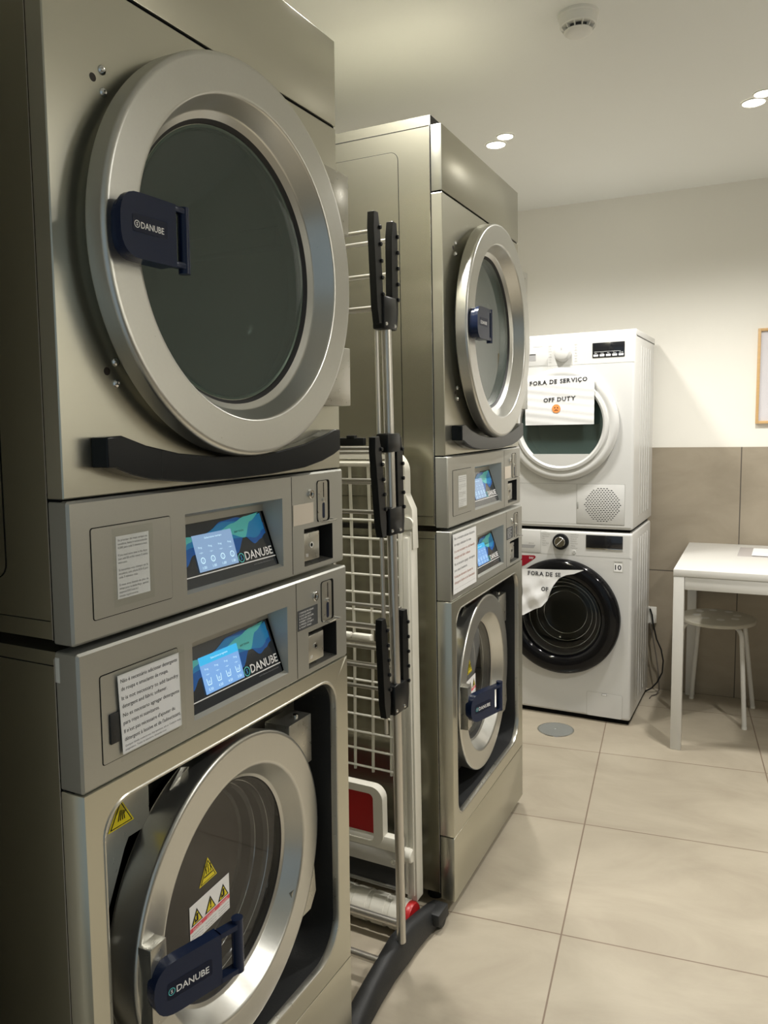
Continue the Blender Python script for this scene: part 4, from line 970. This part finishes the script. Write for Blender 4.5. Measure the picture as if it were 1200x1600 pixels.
def sheet_b():
    b = MB(PAPER, INK)
    top_ = [(-0.4680, 0.6755), (-0.40, 0.679), (-0.33, 0.681), (-0.27, 0.684), (-0.1945, 0.6880)]
    bot = [(-0.4560, 0.4690), (-0.43, 0.485), (-0.405, 0.500), (-0.375, 0.512), (-0.350, 0.543), (-0.340, 0.575), (-0.325, 0.610), (-0.300, 0.645), (-0.270, 0.660), (-0.235, 0.668), (-0.1945, 0.6865)]
    def itp(c, s):
        if s <= c[0][0]: return c[0][1]
        for (a, va), (d, vd) in zip(c, c[1:]):
            if a <= s <= d: return va+(vd-va)*(s-a)/(d-a)
        return c[-1][1]
    def Y(u, v):
        h = max(0, 0.655-v)
        fac = lambda a: abs((a % 1.0)-0.5)*2
        return -0.047-0.016*min(1, h*7)*max(0, -(u+0.34))*4-min(1, h*10)*(0.010*fac(u*9+v*6.0+0.3)+0.007*fac(-u*7+v*13)+0.004*fac(u*21-v*9))
    nu, nv = 40, 16; G = []
    for i in range(nu+1):
        u = -0.466+(0.2715)*i/nu; t0, t1 = itp(bot, u), itp(top_, u); G.append([b.bm.verts.new((u - (0.004*math.sin(v_*9) if i == 0 else 0), Y(u, t0+(t1-t0)*j/nv), t0+(t1-t0)*j/nv)) for j, v_ in ((j, j/nv) for j in range(nv+1))])
    for i in range(nu):
        for j in range(nv):
            if (G[i][j].co-G[i][j+1].co).length < 1e-6 and (G[i+1][j].co-G[i+1][j+1].co).length < 1e-6: continue
            f = b.bm.faces.new((G[i][j], G[i+1][j], G[i+1][j+1], G[i][j+1])); f.material_index = 0
    PX = lambda u, v: (u, Y(u, v)-0.0018, v)
    serif_text(b, 'FORA DE SE', PX, -0.4390, 0.6510, 0.0245, INK, 0.146)
    serif_text(b, 'OF', PX, -0.3780, 0.5850, 0.0240, INK, 0.032)
    o = b.build('paper_notice', None, smooth=25, recalc=False); o.location = (AX, AY, 0); o.rotation_euler = (0, 0, AR)
    return tag(o, 'torn crumpled out of service sheet on the black washer door ring', 'notice')
sheet_b()

# ---------------------------------------------------------------- table, stool, sheet
t = thing('table', 'white rectangular table with square legs against the tiled wall', 'table', (0.3948, 2.5494, 0), 0.0305)
TL, TD = 1.25, 0.722
b = MB(TABLEW); b.box((0, 0, 0.712), (TL, TD, 0.740), TABLEW, 0.002); b.build('tabletop', t)
b = MB(TABLEW)
b.box((0.042, 0.004, 0.660), (TL-0.042, 0.022, 0.711), TABLEW, 0.001); b.box((0.042, TD-0.022, 0.660), (TL-0.042, TD-0.004, 0.711), TABLEW, 0.001)
b.box((0.004, 0.042, 0.660), (0.022, TD-0.042, 0.711), TABLEW, 0.001); b.box((TL-0.022, 0.042, 0.660), (TL-0.004, TD-0.042, 0.711), TABLEW, 0.001); b.build('apron', t)
for (u, v) in ((0.001, 0.001), (TL-0.041, 0.001), (0.001, TD-0.041), (TL-0.041, TD-0.041)):
    b = MB(TABLEW); b.box((u, v, 0.0), (u+0.040, v+0.040, 0.7115), TABLEW, 0.002); b.build('leg', t)
b = MB(CLEARGLASS, ARTP); b.box((0.6005, 2.94, 0.7405), (0.90, 3.19, 0.7425), glass('acrylic_sheet', (0.99, 0.98, 0.99), 0.01, 0.05, 0.03, None, 0.25)); b.box((0.655, 2.965, 0.7426), (0.89, 3.17, 0.7430), ARTP)
tag(b.build('laminated_sheet', None, smooth=0), 'clear laminated sheet lying on the white table near the wall', 'sheet')

SX, SY = 0.5235, 3.0230
t = thing('stool', 'white round stool with eight seat holes drawn as light discs, under the table', 'stool', (SX, SY, 0))
b = MB(STOOLG); n = 64
R0 = 0.158
hc = [(0.4962, 3.1377), (0.5637, 3.132), (0.6018, 3.0728), (0.5978, 3.0072), (0.5413, 2.9689), (0.4786, 2.9796), (0.4380, 3.0308), (0.4447, 3.1005)]
hs = [(0.094*math.cos(0.35+2*PI*i/8), 0.094*math.sin(0.35+2*PI*i/8)) for i in range(8)]
b.lathe([(0.4500, 0.0001), (0.4500, 0.150), (0.4488, 0.1555), (0.4440, 0.1580), (0.434, 0.157), (0.434, 0.154), (0.444, 0.150), (0.444, 0.0001)], (0, 0, 0), 'z', 64, STOOLG)
for (hx_, hy_) in hc: b.lathe([(0.4500, 0.0175), (0.4508, 0.0165), (0.4508, 0.0001)], (hx_-SX, hy_-SY, 0), 'z', 24, TABLEW)  # light discs stand in for the bright look of the seat holes
b.build('seat', t, smooth=30, merge=True)
for (fx, fy) in ((0.6518, 2.8907), (0.6722, 3.1727), (0.4078, 3.1900), (0.3793, 2.9466)):
    dx, dy = fx-SX, fy-SY; L_ = math.hypot(dx, dy); ux, uy = dx/L_, dy/L_
    pts = [(ux*0.05, uy*0.05, 0.430), (ux*0.112, uy*0.112, 0.430)]
    for k in range(1, 7):
        a = PI/2*k/6; pts.append((ux*(0.112+0.042*math.sin(a)), uy*(0.112+0.042*math.sin(a)), 0.430-0.042*(1-math.cos(a))))
    pts.append((dx, dy, 0.006))
    b = MB(WHITEP); b.tube(pts, 0.0098, TABLEW, 12); lg = b.build('leg', t)
    b = MB(GREYP); b.cyl((dx, dy, 0.0), 0.0108, 0.010, 'z', WHITEP, 14, 0.001); b.build('foot_cap', lg)
b = MB(TABLEW); b.tube([(0.05*math.cos(a), 0.05*math.sin(a), 0.432) for a in [2*PI*i/24 for i in range(25)]], 0.006, TABLEW, 8, caps=False); b.build('seat_frame', t)

# ---------------------------------------------------------------- wall and ceiling items
px = wallr(0.834, WALLY-0.001, 1.2974)
t = thing('framed_picture', 'oak framed picture on the back wall, cut by the right edge', 'picture', px, PSIW)
PW, PH, FD = 0.30, 0.423, 0.020
b = MB(WOODF); fr_ = 0.0125
b.box((0, -FD, 0), (fr_, 0, PH), WOODF, 0.001); b.box((PW-fr_, -FD, 0), (PW, 0, PH), WOODF, 0.001); b.box((fr_, -FD, 0), (PW-fr_, 0, fr_), WOODF, 0.001); b.box((fr_, -FD, PH-fr_), (PW-fr_, 0, PH), WOODF, 0.001); b.build('frame', t)
b = MB(ARTP); b.box((fr_, -0.010, fr_), (PW-fr_, -0.004, PH-fr_), ARTP); b.build('print', t, smooth=0)
b = MB(CLEARGLASS); b.box((fr_, -0.0135, fr_), (PW-fr_, -0.0120, PH-fr_), MATS['acrylic_sheet']); b.build('glazing', t, smooth=0)

t = thing('wall_socket', 'white wall socket with a plug low on the tiles beside the washing machine', 'socket', wallr(0.352, WALLY-0.0105, 0.335), PSIW)
b = MB(WHITEP); b.box((0, -0.012, 0), (0.075, 0, 0.080), WHITEP, 0.003); b.build('face_plate', t)
t2 = thing('power_cable', 'black power cable with plug hanging from the wall socket to the floor', 'cable', wallr(0.40, WALLY-0.03, 0.0), PSIW)
b = MB(WHITEP); b.prism([(-0.020, -0.024, 0.422), (-0.002, -0.024, 0.418), (0.026, -0.024, 0.366), (0.018, -0.024, 0.336), (-0.020, -0.024, 0.345)], (0, 0.030, 0), WHITEP); pg = b.build('plug', t2); pg['label'] = 'white plug'
b = MB(BLACK); b.tube([(0.000, -0.028, 0.415), (0.010, -0.032, 0.385), (0.016, -0.032, 0.34), (0.034, -0.045, 0.27), (0.055, -0.040, 0.22), (0.066, -0.040, 0.165), (0.062, -0.040, 0.105), (0.040, -0.045, 0.055), (0.014, -0.045, 0.022), (-0.01, -0.045, 0.006), (-0.06, -0.040, 0.006)], 0.0036, BLACK, 10); b.build('cord', t2)
b = MB(GREYP); gc = mat('grey_cord', (0.13, 0.115, 0.10), 0.5); b.tube([(0.002, -0.045, 0.35), (0.018, -0.042, 0.27), (0.034, -0.040, 0.18), (0.046, -0.040, 0.09), (0.050, -0.045, 0.02), (0.04, -0.07, 0.004), (0.02, -0.10, 0.004), (0.015, -0.14, 0.004)], 0.0028, gc, 8)
b.build('second_cord', t2)

t = thing('smoke_detector', 'round white smoke detector on the ceiling', 'smoke detector', (0.268, 1.490, CEIL))
b = MB(WHITEP); b.lathe([(0, 0.0001), (0, 0.0520), (-0.007, 0.0515), (-0.009, 0.0490), (-0.012, 0.0485), (-0.030, 0.0460), (-0.032, 0.0440), (-0.032, 0.0300)], (0, 0, 0), 'z', 56, WHITEP); b.build('base', t)
b = MB(DARK); b.lathe([(-0.031, 0.0300), (-0.042, 0.0290), (-0.042, 0.0001)], (0, 0, 0), 'z', 40, mat('vent_shadow', (0.05, 0.05, 0.05), 0.8)); b.build('vent_core', t)
for k in range(12):
    a = 2*PI*k/12; b = MB(WHITEP); c_, s_ = math.cos(a), math.sin(a)
    b.prism([(0.0295*c_+0.001*s_, 0.0295*s_-0.001*c_, -0.030), (0.0450*c_+0.001*s_, 0.0450*s_-0.001*c_, -0.030), (0.0360*c_+0.001*s_, 0.0360*s_-0.001*c_, -0.043), (0.0295*c_+0.001*s_, 0.0295*s_-0.001*c_, -0.043)], (-0.002*s_, 0.002*c_, 0), WHITEP); b.build('vent_fin', t)
b = MB(WHITEP); b.lathe([(-0.041, 0.0001), (-0.041, 0.0350), (-0.043, 0.0365), (-0.045, 0.0355), (-0.049, 0.0300), (-0.051, 0.0180), (-0.0515, 0.0001)], (0, 0, 0), 'z', 48, WHITEP); b.build('cap', t)

t = thing('floor_drain', 'round grey metal drain cover in the floor before the white washing machine', 'drain cover', (-0.0725, 2.5510, 0))
dm = noisy(mat('drain_metal', (0.42, 0.44, 0.43), 0.42, 0.7), (30, 30, 30), 0.08)
b = MB(dm); b.lathe([(0.0002, 0.0785), (0.0022, 0.0780), (0.0022, 0.0740), (0.0010, 0.0735)], (0, 0, 0), 'z', 64, CHROME); b.build('rim', t)
b = MB(dm); b.lathe([(0.0002, 0.0732), (0.0024, 0.0725), (0.0026, 0.0060), (0.0018, 0.0050), (0.0018, 0.0001)], (0, 0, 0), 'z', 64, dm); b.build('cover', t)

# ---------------------------------------------------------------- silver tower rack between the steel stacks
RX0, RX1, RY = 0.0, -0.54, 0.898
t = thing('tower_rack', 'folded silver tower clothes rack with black plastic arms between the steel stacks', 'clothes rack', (-0.27, 0.90, 0))
def R_(v): return (v[0]+0.27, v[1]-0.90, v[2])
def pole_y(z): return 0.900 + (0.18-z)*0.004 + (0.022 if z < 0.2 else 0)
for X, first in ((RX0, True), (RX1, False)):
    b = MB(ALU)
    b.tube([R_((X-0.012, 0.935, 0.075)), R_((X, 0.912, 0.62)), R_((X, 0.907, 0.95)), R_((X, 0.899, 1.58))], 0.0112, ALU, 18); b.build('pole', t)
    b = MB(ALU); b.tube([R_((X-0.018, 0.893, 0.62)), R_((X-0.018, 0.887, 1.56))], 0.0050, ALU, 10); b.build('side_rod', t)
    # foot: arched black moulding running along the aisle edge
    b = MB(BLACKM)
    prof = [(0.665, 0.016, 0.018), (0.680, 0.036, 0.022), (0.72, 0.050, 0.021), (0.80, 0.064, 0.019), (0.88, 0.076, 0.018), (0.945, 0.083, 0.020), (1.00, 0.080, 0.018), (1.07, 0.068, 0.018), (1.13, 0.056, 0.019), (1.165, 0.044, 0.020), (1.178, 0.026, 0.018)]
    rings = []
    for (y, z, w_) in prof:
        zl = 0.004+0.006*math.sin(PI*min(1, max(0, (y-0.665)/0.513))); 
        if y < 0.70 or y > 1.15: zl = 0.004
        xo = X-0.012-0.012*math.sin(PI*(y-0.665)/0.513)
        zl = min(zl, z-0.008)
        rings.append([b.bm.verts.new(R_(q)) for q in ((xo-w_*1.15, y, z-0.009), (xo-w_*0.75, y, z), (xo+w_*0.35, y, z), (xo+w_*0.85, y, z-0.010), (xo+w_*1.25, y, zl+0.004), (xo+w_*1.1, y, zl), (xo-w_*1.2, y, zl), (xo-w_*1.3, y, zl+0.008))])
    k = b.mi(BLACKM)
    for A, B_ in zip(rings, rings[1:]):
        for i in range(8): f = b.bm.faces.new((A[i], A[(i+1) % 8], B_[(i+1) % 8], B_[i])); f.material_index = k
    b.bm.faces.new(rings[0]); b.bm.faces.new(rings[-1]); b.build('foot', t, smooth=50)
    b = MB(BLACK); b.cyl(R_((X-0.028, 1.125, 0.022)), 0.021, 0.045, 'x', BLACKM, 24, 0.004); b.box(R_((X-0.02, 1.09, 0.02)), R_((X+0.020, 1.155, 0.055)), BLACKM, 0.006); b.build('castor', t)
for (y, z, r) in ((1.018, 0.055, 0.0105), (0.865, 0.062, 0.0095)):
    b = MB(ALU); b.tube([R_((RX0-0.02, y, z)), R_((RX1+0.02, y, z))], r, ALU, 16); b.build('base_rod', t)
# three levels of folded wings
def arm(ya, za, yb, zb, X, wd, flare):
    """channel-shaped black plastic arm from (ya,za) bottom to (yb,zb) top"""
    b = MB(BLACK)
    d = Vector((0, yb-ya, zb-za)); L_ = d.length; d.normalize(); s = Vector((0, d.z, -d.y))
    base = Vector((X, ya, za)); o1 = []
    n = 7
    for k in range(n+1):
        f = k/n; off = flare*max(0, f-0.75)*4*0.25
        wdk = wd*(1.0 if 0 < k < n else 0.62)
        c = base + d*L_*f + s*off
        o1.append((c - s*wdk/2, c + s*wdk/2))
    loop = [q[0] for q in o1]+[q[1] for q in reversed(o1)]
    b.prism([R_(q) for q in loop], (-0.016, 0, 0), BLACK)
    for k in range(1, 6):
        c = base + d*L_*(0.12+0.15*k) + s*wd*0.42; b.cyl(R_(c-Vector((0.012, 0, 0))), 0.0045, 0.016, 'x', BLACK, 12, 0.001)
    o = b.build('arm', t, smooth=30)
    md = o.modifiers.new('bevel', 'BEVEL'); md.width = 0.0018; md.segments = 2; md.limit_method = 'ANGLE'; md.angle_limit = math.radians(40)
    return base, d, L_
LEV = [((0.8625, 1.548, 0.8500, 1.776), (0.9290, 1.546, 0.9330, 1.772), [1.738, 1.648, 1.582], [1.735, 1.662, 1.59]),
       ((0.8560, 1.088, 0.8330, 1.308), (0.9420, 1.085, 0.9370, 1.306), [1.283, 1.213, 1.143], [1.27, 1.20, 1.13]),
       ((0.8560, 0.676, 0.8440, 0.906), (0.9480, 0.666, 0.9500, 0.903), [0.888, 0.836, 0.791, 0.741], [0.905, 0.853, 0.814, 0.760])]
for (A1, A2, rodsA, rodsB) in LEV:
    for X in (RX0+0.008, RX1):
        for (ya, za, yb, zb), fl in ((A1, -0.004), (A2, 0.004)): arm(ya, za, yb, zb, X, 0.0290, fl)
    for rods, (ya, za, yb, zb) in ((rodsA, A1), (rodsB, A2)):
        for z in rods:
            y = ya+(yb-ya)*(z-za)/(zb-za); b = MB(ALU); b.tube([R_((RX0-0.004, y, z)), R_((RX1+0.004, y, z))], 0.0046, ALU, 12); b.build('drying_rod', t)
for zc, h, yc in ((1.573, 0.070, 0.8985), (1.293, 0.042, 0.903), (1.118, 0.062, 0.906), (0.705, 0.070, 0.911)):
    for X in (RX0, RX1):
        b = MB(BLACK, CHROME); b.box(R_((X-0.018, yc-0.030, zc-h/2)), R_((X+0.013, yc+0.030, zc+h/2)), BLACK, 0.004)
        if zc != 1.293:
            for s in (-1, 1): b.lathe([(0, 0.0042), (0.0016, 0.0035), (0.002, 0.0001)], R_((X+0.013, yc+s*0.020-0.002, zc-h/2+0.010-s*0.001)), 'x', 14, CHROME)
        b.build('joint_block', t)
b = MB(BLACK); b.box(R_((-0.53, 0.80, 1.290)), R_((-0.008, 0.812, 1.307)), BLACK, 0.002)
for k in range(9): b.box(R_((-0.05-k*0.05, 0.799, 1.303)), R_((-0.03-k*0.05, 0.813, 1.312)), BLACK, 0.002)
b.build('notched_bar', t)

# ---------------------------------------------------------------- white folded airer leaning before the farther stack
t = thing('clothes_airer', 'folded white clothes airer with wire grid and red end caps against the farther stack', 'clothes airer', (-0.3, 1.115, 0))
def A_(v): return (v[0]+0.3, v[1]-1.115, v[2])
AYc = 1.118
b = MB(OFFW)
XR, XL = -0.048, -0.500
# moulded outer frame
def frame_bar(loop_o, loop_i, y0, y1, m):
    k = len(loop_o)
    for q in range(k):
        j = (q+1) % k
        for y in (y0, y1): b.face([A_((loop_o[q][0], y, loop_o[q][1])), A_((loop_o[j][0], y, loop_o[j][1])), A_((loop_i[j][0], y, loop_i[j][1])), A_((loop_i[q][0], y, loop_i[q][1]))], m)
        for lp in (loop_o, loop_i): b.face([A_((lp[q][0], y0, lp[q][1])), A_((lp[j][0], y0, lp[j][1])), A_((lp[j][0], y1, lp[j][1])), A_((lp[q][0], y1, lp[q][1]))], m)
frame_bar(rrect(XL, XR-0.012, 0.100, 1.268, 0.055, 8), rrect(XL+0.020, XR-0.036, 0.130, 1.246, 0.035, 8), AYc-0.018, AYc+0.012, OFFW)
# thick right post with ribs below the latch
b.box(A_((XR-0.026, AYc-0.024, 0.075)), A_((XR+0.004, AYc+0.014, 1.065)), OFFW, 0.003)
b.box(A_((XR-0.030, AYc-0.028, 0.090)), A_((XR-0.019, AYc-0.020, 1.18)), OFFW, 0.002); b.box(A_((XR-0.012, AYc-0.029, 0.090)), A_((XR-0.002, AYc-0.021, 1.05)), OFFW, 0.002)
b.prism([A_(q) for q in ((XR-0.012, AYc-0.02, 1.16), (XR+0.006, AYc-0.02, 1.12), (XR+0.008, AYc-0.02, 1.02), (XR-0.014, AYc-0.02, 1.01))], (0, 0.03, 0), OFFW)
b.cyl(A_((XR-0.006, AYc-0.026, 1.085)), 0.016, 0.010, 'y', OFFW, 24, 0.002)
b.build('outer_frame', t, smooth=35)
for k in range(7):
    x = -0.120-k*0.0555; dx = 0.008 if k < 4 else 0
    b = MB(OFFW); b.tube([A_((x, AYc, 1.250)), A_((x+0.004, AYc-0.004, 1.10)), A_((x+0.005, AYc-0.006, 0.75)), A_((x-0.004, AYc-0.004, 0.40))], 0.0042, OFFW, 10); b.build('upright_wire', t)
for k in range(15):
    z = 1.087-k*0.0482
    b = MB(OFFW); b.tube([A_((-0.062, AYc-0.006, z)), A_((XL+0.02, AYc-0.006, z))], 0.0033, OFFW, 10); b.build('cross_wire', t)
b = MB(OFFW); b.tube([A_((-0.07, AYc-0.010, 1.235)), A_((XL+0.02, AYc-0.010, 1.235))], 0.009, OFFW, 12); b.build('cross_tube', t)
for k in range(5):
    x = -0.155-k*0.060; b = MB(OFFW); b.box(A_((x, AYc-0.048, 0.772)), A_((x-0.056, AYc-0.030, 0.792)), OFFW, 0.004); b.box(A_((x-0.050, AYc-0.046, 0.765)), A_((x-0.056, AYc-0.034, 0.774)), OFFW, 0.001); b.build('clip_segment', t)
b = MB(OFFW); b.tube([A_((-0.10, AYc-0.030, 0.765)), A_((XL+0.02, AYc-0.030, 0.765))], 0.006, OFFW, 12); b.build('clip_rail', t)
b = MB(OFFW); b.tube([A_((-0.075, AYc-0.014, 0.99)), A_((-0.078, AYc-0.014, 0.42)), A_((-0.070, AYc-0.016, 0.25))], 0.004, OFFW, 8); b.tube([A_((-0.085, AYc-0.012, 0.62)), A_((-0.100, AYc-0.014, 0.42)), A_((-0.072, AYc-0.018, 0.26))], 0.0045, OFFW, 8); b.build('strut', t)
# red panel in its white frame, lower rail
Yp = AYc-0.062
b = MB(RED); b.prism([A_((u, Yp, v)) for u, v in rrect(-0.46, -0.1470, 0.2440, 0.3720, 0.014, 5)], (0, 0.010, 0), RED); rp = b.build('red_panel', t, smooth=30)
b = MB(OFFW); lo_, li_ = rrect(-0.49, -0.1180, 0.2300, 0.3930, 0.034, 8), rrect(-0.46, -0.1460, 0.2430, 0.3730, 0.014, 8); frame_bar(lo_, li_, Yp-0.008, Yp+0.018, OFFW); b.box(A_((-0.49, Yp-0.004, 0.222)), A_((-0.068, Yp+0.022, 0.262)), OFFW, 0.006); b.build('panel_frame', t, smooth=35)
b = MB(WHITEP); gr = mat('light_grey_rail', (0.50, 0.49, 0.45), 0.4); b.box(A_((-0.49, Yp+0.002, 0.175)), A_((-0.078, Yp+0.024, 0.222)), gr, 0.003); b.lathe([(0, 0.0075), (-0.002, 0.007), (-0.002, 0.003), (0.0, 0.0025)], A_((-0.094, Yp+0.002, 0.193)), 'y', 18, OFFW)
b.build('lower_rail', t)
b = MB(OFFW); b.cyl(A_((-0.075, AYc-0.030, 0.205)), 0.019, 0.024, 'x', OFFW, 24, 0.003); b.build('pivot_hub', t)
b = MB(BLACKM); b.box(A_((-0.49, Yp+0.030, 0.105)), A_((-0.078, Yp+0.040, 0.172)), BLACKM, 0.002); b.build('dark_reflection_sheet', t)  # black sheet in place of the dark reflection below the rail
b = MB(ALU); b.tube([A_((-0.075, Yp+0.006, 0.118)), A_((-0.49, Yp+0.006, 0.118))], 0.005, mat('dull_grey_rod', (0.3, 0.3, 0.29), 0.4, 0.6), 10); b.build('grey_rod', t)
b = MB(OFFW)
pr_ = [(-0.50, 0.036)]
for k in range(8): x0_ = -0.49+k*0.055; pr_ += [(x0_, 0.0385), (x0_+0.002, 0.0410), (x0_+0.040, 0.0410), (x0_+0.042, 0.0385)]
pr_ = [(-0.50, 0.0001)]+pr_+[(-0.066, 0.0405), (-0.060, 0.042), (-0.060, 0.036)]
b.lathe([(q[0]+0.3, q[1]) for q in pr_], (0, 1.073-1.115, 0.0425), 'x', 40, OFFW); b.build('roller', t, smooth=30)
b = MB(RED); b.lathe([(-0.060+0.3, 0.0390), (-0.050+0.3, 0.0395), (-0.044+0.3, 0.036), (-0.041+0.3, 0.0001)], (0, 1.073-1.115, 0.0425), 'x', 40, RED); b.build('end_cap', t)
